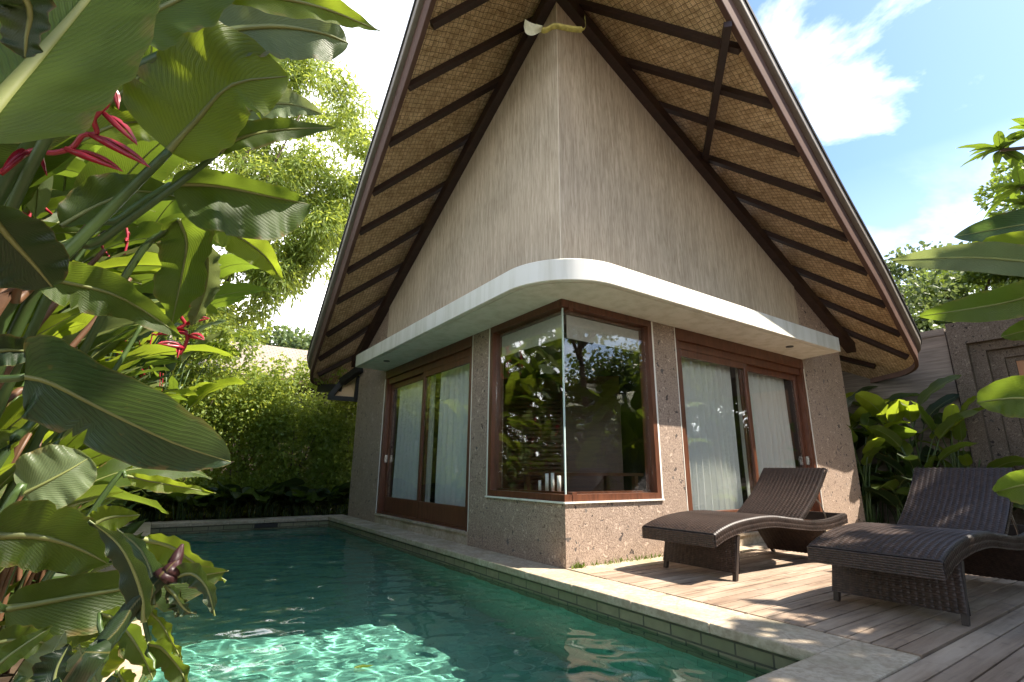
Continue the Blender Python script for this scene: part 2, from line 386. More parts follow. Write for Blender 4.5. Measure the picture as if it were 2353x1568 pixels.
def tag(o, label=None, cat=None, group=None, kind=None):
    if label: o['label'] = label
    if cat: o['category'] = cat
    if group: o['group'] = group
    if kind: o['kind'] = kind
    return o
def thing(name, label, cat, loc=(0, 0, 0), rz=0, group=None):
    o = bpy.data.objects.new(name, None); COL.objects.link(o); o.location = loc; o.rotation_euler = (0, 0, rz)
    o.empty_display_size = .2
    return tag(o, label, cat, group)
def copy_tree(o, parent=None):
    c = o.copy(); COL.objects.link(c); c.parent = parent
    for ch in list(o.children): copy_tree(ch, c)
    return c
def catmull(pts, n=8):
    pts = [Vector(p) for p in pts]; out = []
    ext = [pts[0] * 2 - pts[1]] + pts + [pts[-1] * 2 - pts[-2]]
    for i in range(1, len(ext) - 2):
        p0, p1, p2, p3 = ext[i - 1:i + 3]
        for k in range(n):
            t = k / n; out.append(.5 * ((2 * p1) + (p2 - p0) * t + (2 * p0 - 5 * p1 + 4 * p2 - p3) * t * t + (3 * p1 - p0 - 3 * p2 + p3) * t ** 3))
    out.append(pts[-1]); return out

# ================================================================== SETTING
# ground sheet with an opening for the pool
PX0, PX1, PY0, PY1 = -3.10, -0.385, -2.33, 6.30      # pool inside
WZ = -0.155
mb = MB(); G = -0.045; B = 260
for x0, x1, y0, y1 in ((-B, B, PY1 + .3, B), (-B, B, -B, PY0 - .2), (-B, PX0 - .3, PY0 - .2, PY1 + .3), (PX1 + .3, B, PY0 - .2, PY1 + .3)):
    mb.add([(x0, y0, G), (x1, y0, G), (x1, y1, G), (x0, y1, G)], [(0, 1, 2, 3)])
tag(mb.build('ground', MAT['soil']), kind='structure')

# pool shell: floor and four walls facing inwards
mb = MB(); D = -1.45
def quad(p, uv): mb.add(p, [(0, 1, 2, 3)], 0, [uv])
X0, X1, Y0, Y1 = PX0 - .03, PX1 + .03, PY0 - .03, PY1 + .03
zt = -.20
quad([(X0, Y0, D), (X1, Y0, D), (X1, Y1, D), (X0, Y1, D)], [(X0, Y0), (X1, Y0), (X1, Y1), (X0, Y1)])
quad([(X1, Y0, D), (X1, Y1, D), (X1, Y1, zt), (X1, Y0, zt)][::-1], [(Y0, D), (Y1, D), (Y1, zt), (Y0, zt)][::-1])
quad([(X0, Y0, D), (X0, Y1, D), (X0, Y1, zt), (X0, Y0, zt)], [(Y0, D), (Y1, D), (Y1, zt), (Y0, zt)])
quad([(X0, Y1, D), (X1, Y1, D), (X1, Y1, zt), (X0, Y1, zt)], [(X0, D), (X1, D), (X1, zt), (X0, zt)])
quad([(X0, Y0, D), (X1, Y0, D), (X1, Y0, zt), (X0, Y0, zt)][::-1], [(X0, D), (X1, D), (X1, zt), (X0, zt)][::-1])
basin = tag(mb.build('pool_basin', MAT['tile']), kind='structure')
# brick band under the coping
mb = MB(); zb, z2 = -.34, -.05
for p, a in (((X1 - .012, Y0, X1 - .012, Y1), 1), ((X0 + .012, Y1, X0 + .012, Y0), 1), ((X0, Y1 - .012, X1, Y1 - .012), 0), ((X1, Y0 + .012, X0, Y0 + .012), 0)):
    x0, y0, x1, y1 = p; u0, u1 = (y0, y1) if a else (x0, x1)
    mb.add([(x0, y0, zb), (x1, y1, zb), (x1, y1, z2), (x0, y0, z2)], [(0, 1, 2, 3)], 0, [[(u0, zb), (u1, zb), (u1, z2), (u0, z2)]])
tag(mb.build('pool_band', MAT['band']), kind='structure')
# coping slabs
mb = MB()
def slabs(x0, x1, y0, y1, along, n, z=0.0):
    for i in range(n):
        a, b_ = i / n, (i + 1) / n; g = .002
        dz = random.uniform(-.002, .002)
        if along == 'y': mb.box(x0, x1, y0 + (y1 - y0) * a + g, y0 + (y1 - y0) * b_ - g, -.06, z + dz)
        else: mb.box(x0 + (x1 - x0) * a + g, x0 + (x1 - x0) * b_ - g, y0, y1, -.06, z + dz)
slabs(PX1, -.002, PY0 + .001, 6.75, 'y', 15)
slabs(-3.55, -.002, -2.63, PY0 - .001, 'x', 5)
slabs(-3.55, PX0, PY0 + .001, 6.75, 'y', 12)
slabs(PX0 + .002, PX1 - .002, PY1, 6.75, 'x', 5)
cop = tag(mb.build('pool_coping', MAT['coping']), kind='structure')
bv = cop.modifiers.new('bevel', 'BEVEL'); bv.width = .008; bv.segments = 2
# skimmer slot in the far band
mb = MB(); mb.box(-1.62, -1.25, PY1 - .004, PY1 + .02, -.135, -.065)
tag(mb.build('skimmer_slot', MAT['black']), 'dark skimmer opening in the band at the far end of the pool', 'skimmer')

# water with small ripples
nx, ny = 190, 600
xs = np.linspace(PX0 - .02, PX1 + .02, nx); ys = np.linspace(PY0 - .02, PY1 + .02, ny)
XX, YY = np.meshgrid(xs, ys); ZZ = np.zeros_like(XX)
for k in range(34):
    lam = .085 * (1.10 ** k) if k < 22 else rng.uniform(.10, .4); th = rng.uniform(-1.2, 1.2) + .9; ph = rng.uniform(0, 6.28)
    lam = min(lam, .9); kk = 2 * math.pi / lam
    warp = .12 * np.sin(1.7 * XX + ph) + .12 * np.cos(1.3 * YY + 2 * ph)
    ZZ += .0021 * lam ** 1.05 * np.sin(kk * ((XX + warp) * math.cos(th) + (YY + warp * .7) * math.sin(th)) + ph)
verts = np.stack([XX.ravel(), YY.ravel(), WZ + ZZ.ravel()], 1)
idx = np.arange(nx * ny).reshape(ny, nx)
faces = np.stack([idx[:-1, :-1].ravel(), idx[:-1, 1:].ravel(), idx[1:, 1:].ravel(), idx[1:, :-1].ravel()], 1)
def np_mesh(name, verts, faces, mat, smooth=True, parent=None, uv=None):
    me = bpy.data.meshes.new(name); nf, k = faces.shape
    me.vertices.add(len(verts)); me.vertices.foreach_set('co', np.ascontiguousarray(verts, dtype=np.float32).ravel())
    me.loops.add(nf * k); me.loops.foreach_set('vertex_index', np.ascontiguousarray(faces, dtype=np.int32).ravel())
    me.polygons.add(nf); me.polygons.foreach_set('loop_start', np.arange(nf, dtype=np.int32) * k)
    me.polygons.foreach_set('use_smooth', np.full(nf, smooth))
    if uv is not None:
        ul = me.uv_layers.new(name='uv'); ul.data.foreach_set('uv', np.ascontiguousarray(uv[faces.ravel()], dtype=np.float32).ravel())
    me.update(calc_edges=True); me.validate()
    me.materials.append(mat); o = bpy.data.objects.new(name, me); COL.objects.link(o)
    if parent is not None: o.parent = parent
    return o
water = tag(np_mesh('pool_water', verts, faces, MAT['water']), kind='structure')

# timber deck: boards along x
mb = MB(); bw = .1116; y = -2.635; 
def boards(y0, y1, x0, x1, joints=True):
    y = y1
    i = 0
    while y > y0:
        xs_ = [x0] + ([x0 + (1.9 if i % 2 else 3.1) + random.uniform(-.2, .2)] if joints else []) + [x1]
        for a, b_ in zip(xs_[:-1], xs_[1:]):
            dz = random.uniform(-.0015, .0015)
            mb.box(a + .002, b_ - .002, y - bw + .006, y - .004, -.03, .001 + dz)
        y -= bw; i += 1
boards(-2.60, -.2914, .004, 5.6)
boards(-6.6, -2.645, -4.2, 6.4)
deck = tag(mb.build('deck', MAT['deck']), kind='structure')
# pale stone strip between the deck and the villa, and beside its far end
mb = MB(); mb.box(.004, 6.6, -.290, -.004, -.04, .004); mb.box(5.61, 8.1, -2.6, -.30, -.04, -.004); mb.box(6.605, 7.0, -.29, .6, -.04, .03)
tag(mb.build('stone_path', MAT['coping']), kind='structure')

# ================================================================== VILLA
villa = thing('villa', 'brown stone and plaster villa with a steep dark timbered prow roof beside the pool', 'villa')
def T(side):   # wall frame (along, out, up) -> world
    return (lambda a, d, z: (a, -d, z)) if side == 'R' else (lambda a, d, z: (-d, a, z))
def wbox(mb, side, a0, a1, d0, d1, z0, z1, mi=0):
    t = T(side); p = [t(a0, d1, z0), t(a1, d1, z0), t(a1, d0, z0), t(a0, d0, z0), t(a0, d1, z1), t(a1, d1, z1), t(a1, d0, z1), t(a0, d0, z1)]
    if side == 'L': p = [p[1], p[0], p[3], p[2], p[5], p[4], p[7], p[6]]
    mb.hexa(p, mi)
SO = 2.577; TH = .22
for side, end in (('L', 6.40), ('R', 6.23)):
    mb = MB(); a0 = TH if side == 'R' else 0.0
    wbox(mb, side, a0, 1.39, -TH, 0, -.05, .56)                 # under the corner window
    wbox(mb, side, 1.391, 1.79, -TH, 0, -.05, SO + .1)          # pier
    mb.build('wall', MAT['stone'], villa); mb = MB()
    # far pier up to the roof
    t = T(side); zr = lambda a: 6.52 - .52 * a
    b0, b1 = 4.91, end
    pl = [t(b0, 0, -.05), t(b1, 0, -.05), t(b1, -TH, -.05), t(b0, -TH, -.05), t(b0, 0, zr(b0)), t(b1, 0, zr(b1)), t(b1, -TH, zr(b1)), t(b0, -TH, zr(b0))]
    if side == 'L': pl = [pl[1], pl[0], pl[3], pl[2], pl[5], pl[4], pl[7], pl[6]]
    mb.hexa(pl)
    mb.build('wall', MAT['stone'], villa)
    # door threshold
    mb = MB(); wbox(mb, side, 1.795, 4.905, -TH, .012, -.05, .115); wbox(mb, side, 1.795, 4.905, -TH, .03, .117, .145)
    mb.build('threshold', MAT['coping'], villa)
    # combed plaster gable
    mb = MB(); g0 = TH if side == 'R' else -.015; g1 = 4.93
    pl = [t(g0, .015, SO + .1), t(g1, .015, SO + .1), t(g1, -TH, SO + .1), t(g0, -TH, SO + .1), t(g0, .015, zr(g0)), t(g1, .015, zr(g1)), t(g1, -TH, zr(g1)), t(g0, -TH, zr(g0))]
    if side == 'L': pl = [pl[1], pl[0], pl[3], pl[2], pl[5], pl[4], pl[7], pl[6]]
    mb.hexa(pl)
    o = mb.build('gable_wall', MAT['plaster'], villa)
mb = MB(); mb.box(-.018, -.011, -.018, -.011, 2.8, 6.35); mb.build('corner_bead', MAT['bead'], villa)

# canopy slab: rounded at the villa corner
def canopy_outline(off, endin):
    # counter-clockwise outer line from the end on the left wall to the end on the right wall
    d = .575 - off; r = .74 - off * .6; pts = []
    e1 = 4.86 - endin; e2 = 4.80 - endin
    for k in range(7):
        t_ = k / 6; pts.append((-.004 - (d - .004) * (t_), e1 + .04 * math.sin(t_ * math.pi / 2) * 0 + .05 * (1 - t_) ** 2))
    cx, cy = -d + r, -d - .02 + r
    for k in range(25):
        a = math.pi + k / 24 * math.pi / 2; pts.append((cx + r * math.cos(a), cy + r * math.sin(a)))
    for k in range(7):
        t_ = 1 - k / 6; pts.append((e2 + .10 * (1 - t_) ** 1.5, -.004 - (d + .016) * t_))
    return pts
def canopy_mesh():
    mb = MB(); out = canopy_outline(0, 0); grv = canopy_outline(.055, .06); gr2 = canopy_outline(.067, .072)
    z0, z1 = SO, 2.795; n = len(out)
    def ring(pts, z): return [(x, y, z) for x, y in pts]
    def strip(a, b, sm):
        mb.add(a + b, [(i, i + 1, n + i + 1, n + i) for i in range(n - 1)], 0, None, sm)
    bev = canopy_outline(.010, .010)
    strip(ring(bev, z1), ring(out, z1 - .01), True); strip(ring(out, z1 - .01), ring(out, z0 + .006), True)
    strip(ring(out, z0 + .006), ring(bev, z0), True)
    strip(ring(bev, z0), ring(grv, z0), False); strip(ring(grv, z0), ring(grv, z0 + .022), False)
    strip(ring(grv, z0 + .022), ring(gr2, z0 + .022), False); strip(ring(gr2, z0 + .022), ring(gr2, z0), False)
    # soffit field and top: fan to the wall line
    def field(pts, z, up):
        k1 = 6; k2 = n - 7
        inner = []
        for i, (x, y) in enumerate(pts):
            if i <= k1: inner.append((-.001, y))
            elif i < k2:
                f = (i - k1) / (k2 - k1)
                inner.append((-.001, pts[k1][1] * (1 - 2 * f)) if f < .5 else (pts[k2][0] * (2 * f - 1), -.001))
            else: inner.append((x, -.001))
        a = ring(pts, z); b_ = ring(inner, z)
        mb.add(a + b_, [(i, i + 1, n + i + 1, n + i)[::(-1 if up else 1)] for i in range(n - 1)], 0)
    field(gr2, z0, False); field(bev, z1, True)
    return mb
cnp = canopy_mesh().build('canopy', MAT['white'], villa)
for x, y, rz in ((-.33, 4.02, math.pi / 2), (3.88, -.33, 0)):
    mb = MB(); pts = [(x + .05 * math.cos(2 * math.pi * k / 16), y + .05 * math.sin(2 * math.pi * k / 16)) for k in range(16)]
    mb.add([(a, b_, SO - .012) for a, b_ in pts] + [(a, b_, SO - .001) for a, b_ in pts], [tuple(range(16))[::-1]] + [(i, (i + 1) % 16, 16 + (i + 1) % 16, 16 + i) for i in range(16)])
    mb.build('downlight', MAT['lampmetal'], cnp)

# corner window
win = bpy.data.objects.new('corner_window', None); COL.objects.link(win); win.parent = villa
mb = MB()
for side in 'LR':
    s0 = 0.0 if side == 'L' else .091
    wbox(mb, side, s0, 1.30, -.09, .004, .577, .640); wbox(mb, side, s0, 1.30, -.09, .004, 2.50, SO - .002)
    wbox(mb, side, s0, 1.30, -.15, -.091, .577, .66); wbox(mb, side, s0 if side == 'L' else .151, 1.30, -.15, -.091, 2.47, SO - .002)
    wbox(mb, side, 1.301, 1.365, -.15, .004, .577, SO - .002)
mb.build('window_frame', MAT['wood'], win)
mb = MB()
for side in 'LR':
    wbox(mb, side, -.022 if side == 'L' else TH, 1.39, -TH, .022, .560, .576)
    wbox(mb, side, 1.366, 1.39, -.05, .006, .577, SO - .003)
mb.build('window_sill', MAT['white'], win)
for side in 'LR':
    mb = MB(); wbox(mb, side, .05 if side == 'R' else .062, 1.30, -.062, -.05, .641, 2.499); mb.build('pane', MAT['glass'], win)
mb = MB(); mb.box(.046, .060, .046, .060, .641, 2.499); mb.build('glass_joint', MAT['glass_edge'], win)

# sliding doors
def sliding_door(side):
    door = bpy.data.objects.new('sliding_door', None); COL.objects.link(door); door.parent = villa
    a0, a1 = 1.80, 4.90; mb = MB()
    wbox(mb, side, a0, a1, -.16, .006, 2.43, SO - .002)
    wbox(mb, side, a0 + .075, a1 - .075, -.14, -.035, 2.33, 2.429)
    wbox(mb, side, a0, a0 + .07, -.16, -.006, .146, 2.429); wbox(mb, side, a1 - .07, a1, -.16, -.006, .146, 2.429)
    wbox(mb, side, a0 + .07, a1 - .07, -.15, -.03, .146, .175)
    mb.build('door_frame', MAT['wood'], door)
    mb = MB()
    wbox(mb, side, a0 - .012, a0 - .001, -.05, .004, .146, SO - .003); mb.build('door_trim', MAT['white'], door)
    mb = MB(); wbox(mb, side, a1 + .001, a1 + .012, -.05, .004, .146, SO - .003); mb.build('door_trim', MAT['white'], door)
    for (s0, s1, d0, d1, bot) in ((a0 + .071, 3.385, -.080, -.040, .24), (3.29, a1 - .071, -.132, -.092, .24)):
        mb = MB(); z0, z1 = .176, 2.329; w = .075
        wbox(mb, side, s0, s0 + w, d0, d1, z0, z1); wbox(mb, side, s1 - w, s1, d0, d1, z0, z1)
        wbox(mb, side, s0 + w, s1 - w, d0, d1, z0, z0 + bot); wbox(mb, side, s0 + w, s1 - w, d0, d1, z1 - .085, z1)
        sash = mb.build('sash', MAT['wood'], door)
        bvm = sash.modifiers.new('bevel', 'BEVEL'); bvm.width = .004; bvm.segments = 1
        mb = MB(); wbox(mb, side, s0 + w, s1 - w, d0 + .014, d1 - .016, z0 + bot, z1 - .085); mb.build('pane', MAT['glass'], sash)
    mb = MB(); wbox(mb, side, a1 - .115, a1 - .10, -.09, -.05, .98, 1.10); wbox(mb, side, a1 - .120, a1 - .095, -.05, -.042, 1.0, 1.08)
    mb.build('door_handle', MAT['metal'], door)
sliding_door('L'); sliding_door('R')

# ---- roof (ridge along the diagonal, s away from the corner, t to the side)
ZR, KR = 6.70, .72
def st(side, s, t, dz=0.0):
    x, y = (s + t) / R2, (s - t) / R2
    if side == 'L': x, y = y, x
    return Vector((x, y, ZR - KR * t + dz))
def to_st(side, x, y):
    if side == 'L': x, y = y, x
    return ((x + y) / R2, (x - y) / R2)
rake = {'R': [(-1.75, -1.75), (-.3, -1.70), (.80, -1.573), (2.10, -1.41), (3.54, -1.242), (4.965, -1.097), (5.707, -1.001)],
        'L': [(-1.75, -1.75), (-1.60, -.9), (-1.45, .33), (-1.349, 1.307), (-1.22, 2.797), (-1.07, 4.295), (-.96, 5.45)]}
corner = {'R': [(4.02, 5.27), (4.34, 5.50), (4.62, 5.60), (5.05, 5.63), (5.6, 5.60), (6.3, 5.58), (9.2, 5.58)],
          'L': [(4.10, 5.29), (4.40, 5.50), (4.65, 5.58), (5.1, 5.60), (5.6, 5.58), (6.3, 5.56), (9.2, 5.56)]}
PATH = {}
for side in 'RL':
    pts = [Vector((*to_st(side, x, y), 0)) for x, y in rake[side]] + [Vector((s, t, 0)) for s, t in corner[side]]
    PATH[side] = [(p.x, max(p.y, 0.0)) for p in catmull(pts, 6)]
roof = bpy.data.objects.new('roof', None); COL.objects.link(roof); roof.parent = villa
for side in 'RL':
    pa = PATH[side]; L = math.hypot(1, KR)
    mb = MB()
    for (s0, t0), (s1, t1) in zip(pa[:-1], pa[1:]):
        n = 10
        q = [st(side, s0, 0), st(side, s1, 0), st(side, s1, t1), st(side, s0, t0)]; uv = [(s0, 0), (s1, 0), (s1, t1 * L), (s0, t0 * L)]
        mb.add(q if side == 'L' else q[::-1], [(0, 1, 2, 3)], 0, [uv if side == 'L' else uv[::-1]])
    mb.build('soffit', MAT['bamboo'], villa)
    # fascia assembly swept along the edge
    P3 = [st(side, s, t) for s, t in pa]; N = len(P3); nrm = []
    for i in range(N):
        d = P3[min(i + 1, N - 1)] - P3[max(i - 1, 0)]; d.z = 0; d.normalize()
        o = Vector((d.y, -d.x, 0)) if side == 'R' else Vector((-d.y, d.x, 0)); nrm.append(o)
    def sweep(prof, name, mat, par, smooth=False):
        mb = MB(); k = len(prof); vs = []
        for p, o in zip(P3, nrm):
            for a, b_ in prof: vs.append(p + o * a + Vector((0, 0, b_)))
        fs = []
        for i in range(N - 1):
            for j in range(k):
                f = (i * k + j, i * k + (j + 1) % k, (i + 1) * k + (j + 1) % k, (i + 1) * k + j); fs.append(f if side == 'L' else f[::-1])
        fs += [tuple(range(k))[::-1], tuple((N - 1) * k + j for j in range(k))]
        mb.add(vs, fs, 0, None, smooth); return mb.build(name, mat, par)
    sweep([(-.005, -.09), (.045, -.09), (.050, -.08), (.066, .185), (.02, .185)], 'fascia_board', MAT['fascia'], villa)
    g_ = sweep([(.03, .186), (.095, .186), (.115, .19), (.122, .2), (.13, .285), (.03, .285)], 'gutter', MAT['gutter'], villa)
    sweep([(.02, .286), (.145, .286), (.15, .315), (.02, .345)], 'drip_edge', MAT['black'], villa)
    mb = MB()
    for i in range(N - 1):
        (s0, t0), (s1, t1) = pa[i], pa[i + 1]
        a, b_ = P3[i] + nrm[i] * .02 + Vector((0, 0, .344)), P3[i + 1] + nrm[i + 1] * .02 + Vector((0, 0, .344))
        q = [st(side, s0, 0, .36), st(side, s1, 0, .36), b_, a]; mb.add(q if side == 'R' else q[::-1], [(0, 1, 2, 3)])
    mb.build('roof_slope', MAT['shingle'], roof)
mb = MB(); mb.bar((-1.7, -1.7, ZR - .12), (6.4, 6.4, ZR - .12), .12, .2); mb.build('ridge_beam', MAT['rafter'], villa)
mb = MB(); mb.bar((.55, .55, 2.9), (.56, .56, 6.6), .14, .14, Vector((1, 0, 0))); mb.build('king_post', MAT['rafter'], villa)
RAF = {'R': [((.217, -.029), (1.315, -1.50)), ((1.04, 0.), (2.007, -1.44)), ((1.72, .02), (2.69, -1.367)), ((2.581, .05), (3.42, -1.275)), ((3.305, .047), (4.14, -1.2)),
             ((4.1, .073), (4.818, -1.13)), ((4.93, .045), (5.547, -1.04)), ((5.697, .047), (6.27, -.93)), ((6.484, .063), (6.93, -.77)), ((7.587, .506), (7.55, -.06))],
       'L': [((-.06, -.35), (-1.39, .552)), ((-.02, .37), (-1.367, 1.224)), ((.035, 1.05), (-1.311, 1.949)), ((.058, 1.841), (-1.24, 2.69)), ((.085, 2.628), (-1.178, 3.373)),
             ((.117, 3.4), (-1.092, 4.164)), ((.152, 4.222), (-1.042, 4.858)), ((.095, 5.038), (-.921, 5.73)), ((.103, 5.797), (-.84, 6.45)), ((.106, 6.748), (-.70, 7.0))]}
for side in 'RL':
    for (ax, ay), (bx, by) in RAF[side]:
        a = st(side, *to_st(side, ax, ay), -.042); b_ = st(side, *to_st(side, bx, by), -.042)
        d_ = (a - b_).normalized(); a = a + d_ * .25; b_ = b_ + d_ * .025
        n = Vector((KR / R2, -KR / R2, 1)) if side == 'R' else Vector((-KR / R2, KR / R2, 1))
        mb = MB(); mb.bar(a, b_, .075, .085, n.normalized()); mb.build('rafter', MAT['rafter'], villa)
    # wall plate following the gable slope
    t = T(side); mb = MB(); w0, w1 = -.02, 6.6
    zb = lambda a: 6.37 - .523 * a
    pl = [t(w0, .13, zb(w0)), t(w1, .13, zb(w1)), t(w1, -.02, zb(w1)), t(w0, -.02, zb(w0)), t(w0, .13, zb(w0) + .17), t(w1, .13, zb(w1) + .17), t(w1, -.02, zb(w1) + .17), t(w0, -.02, zb(w0) + .17)]
    if side == 'L': pl = [pl[1], pl[0], pl[3], pl[2], pl[5], pl[4], pl[7], pl[6]]
    mb.hexa(pl); mb.build('wall_plate', MAT['rafter'], villa)
a = st('R', *to_st('R', .95, -1.564), -.13); b_ = st('R', *to_st('R', 2.80, .04), -.13)
mb = MB(); mb.bar(a, b_, .075, .07); mb.build('purlin', MAT['rafter'], villa)
# back walls, ceiling and floor of the room
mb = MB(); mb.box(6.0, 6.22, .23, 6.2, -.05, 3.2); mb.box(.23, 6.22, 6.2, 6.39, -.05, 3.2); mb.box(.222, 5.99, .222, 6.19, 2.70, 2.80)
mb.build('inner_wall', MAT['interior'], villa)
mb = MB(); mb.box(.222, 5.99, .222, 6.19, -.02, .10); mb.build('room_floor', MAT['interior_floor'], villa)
# lower skirt of the rear eave, beyond the end of the left wall
mb = MB(); f_ = [P(757, 914, 11.2), P(822, 918, 11.0), P(827, 868, 11.0), P(794, 866, 11.2)]; bk = [p + Vector((.1, .5, .06)) for p in f_]
mb.hexa(f_ + bk); sk = mb.build('eave_skirt', MAT['bamboo'], villa)
mb = MB(); r_ = lambda a, b_, w_: mb.bar(a, b_, w_, w_)
r_(P(828, 848, 10.6), P(786, 878, 11.0), .13); r_(P(826, 864, 10.9), P(819, 919, 10.9), .10); r_(P(755, 914, 11.1), P(823, 919, 10.9), .09); r_(P(796, 866, 11.1), P(757, 914, 11.1), .10); r_(P(735, 893, 11.6), P(790, 893, 11.2), .16)
mb.build('eave_bracket', MAT['black'], villa)

# leaf ornament tied at the peak
orn = thing('dried_leaf_ornament', 'dried yellow palm leaf offering tied across the peak of the gable', 'ornament', tuple(P(1274, 60, 7.0)))
oc = Vector(orn.location); mb = MB()
line = [P(1232, 55, 6.62), P(1250, 68, 6.6), P(1275, 58, 6.58), P(1300, 62, 6.57), P(1330, 66, 6.56), P(1345, 62, 6.56), P(1344, 33, 6.57)]
sp = catmull(line, 6); Nn = len(sp)
def leafstrip(i_, j_):
    f = j_ * (Nn - 1); k = int(f); k = min(k, Nn - 2); p = sp[k].lerp(sp[k + 1], f - k)
    w = .06 * (1 if j_ < .75 else .35) * min(1, .4 + 6 * j_)
    return p + (i_ - .5) * w * (CU * .8 - CW * .6) + CW * (.02 * (2 * i_ - 1) ** 2)
mb.grid(leafstrip, 4, 40); mb.build('leaf_band', simple('dried_yellow_leaf', (.42, .34, .09), .6, .3, .35, 18), orn, oc)
mb = MB()
lp = [P(1205, 52, 6.64), P(1212, 64, 6.62), P(1228, 69, 6.6), P(1246, 66, 6.6)]
sp2 = catmull(lp, 6); N2 = len(sp2)
def curl(i_, j_):
    f = j_ * (N2 - 1); k = min(int(f), N2 - 2); p = sp2[k].lerp(sp2[k + 1], f - k); w = .11 * math.sin(math.pi * min(1, .12 + j_ * .8))
    return p + (i_ - .5) * w * (CU * .9 + CR * .3) + CW * .03 * math.cos(3 * i_)
mb.grid(curl, 5, 20); mb.build('curled_tip', simple('pale_dried_leaf', (.6, .57, .42), .6, .3, .2, 18), orn, oc)
# ================================================================== FURNITURE
def weave_panel(base, U, V, du, dv, q=.0195, p=.0145, amp=.0062, flip=False):
    """woven strip surface; base(u, v) -> (point, normal) arrays; u metres across the stakes, v metres along them"""
    nu = max(2, int(round(U / du))); nv = max(2, int(round(V / dv)))
    u = np.linspace(0, U, nu + 1); v = np.linspace(0, V, nv + 1); uu, vv = np.meshgrid(u, v)
    row = np.floor(vv / p); f = vv / p - row
    strand = np.sqrt(np.clip(1 - (2 * f - 1) ** 2, 0, 1))
    over = .5 + .5 * np.cos(math.pi * uu / q + math.pi * row)
    stake = np.clip(1 - np.abs((uu / q) - np.round(uu / q)) * 3.2, 0, 1)
    jit = .12 * np.sin(row * 12.9898) + .1 * np.sin(uu * 31 + row * 3.1)
    groove = np.abs(np.sin(math.pi * uu / (2 * q))) ** .55
    h = amp * (strand * (.50 + .30 * groove + .35 * over) + .28 * groove + jit * .45)
    pt, n = base(uu, vv); co = pt + n * h[..., None]
    idx = np.arange((nu + 1) * (nv + 1)).reshape(nv + 1, nu + 1)
    fc = np.stack([idx[:-1, :-1].ravel(), idx[:-1, 1:].ravel(), idx[1:, 1:].ravel(), idx[1:, :-1].ravel()], 1)
    if flip: fc = fc[:, ::-1]
    return co.reshape(-1, 3), fc
def join_np(parts):
    vs = []; fs = []; o = 0
    for v, f in parts: vs.append(v); fs.append(f + o); o += len(v)
    return np.concatenate(vs), np.concatenate(fs)
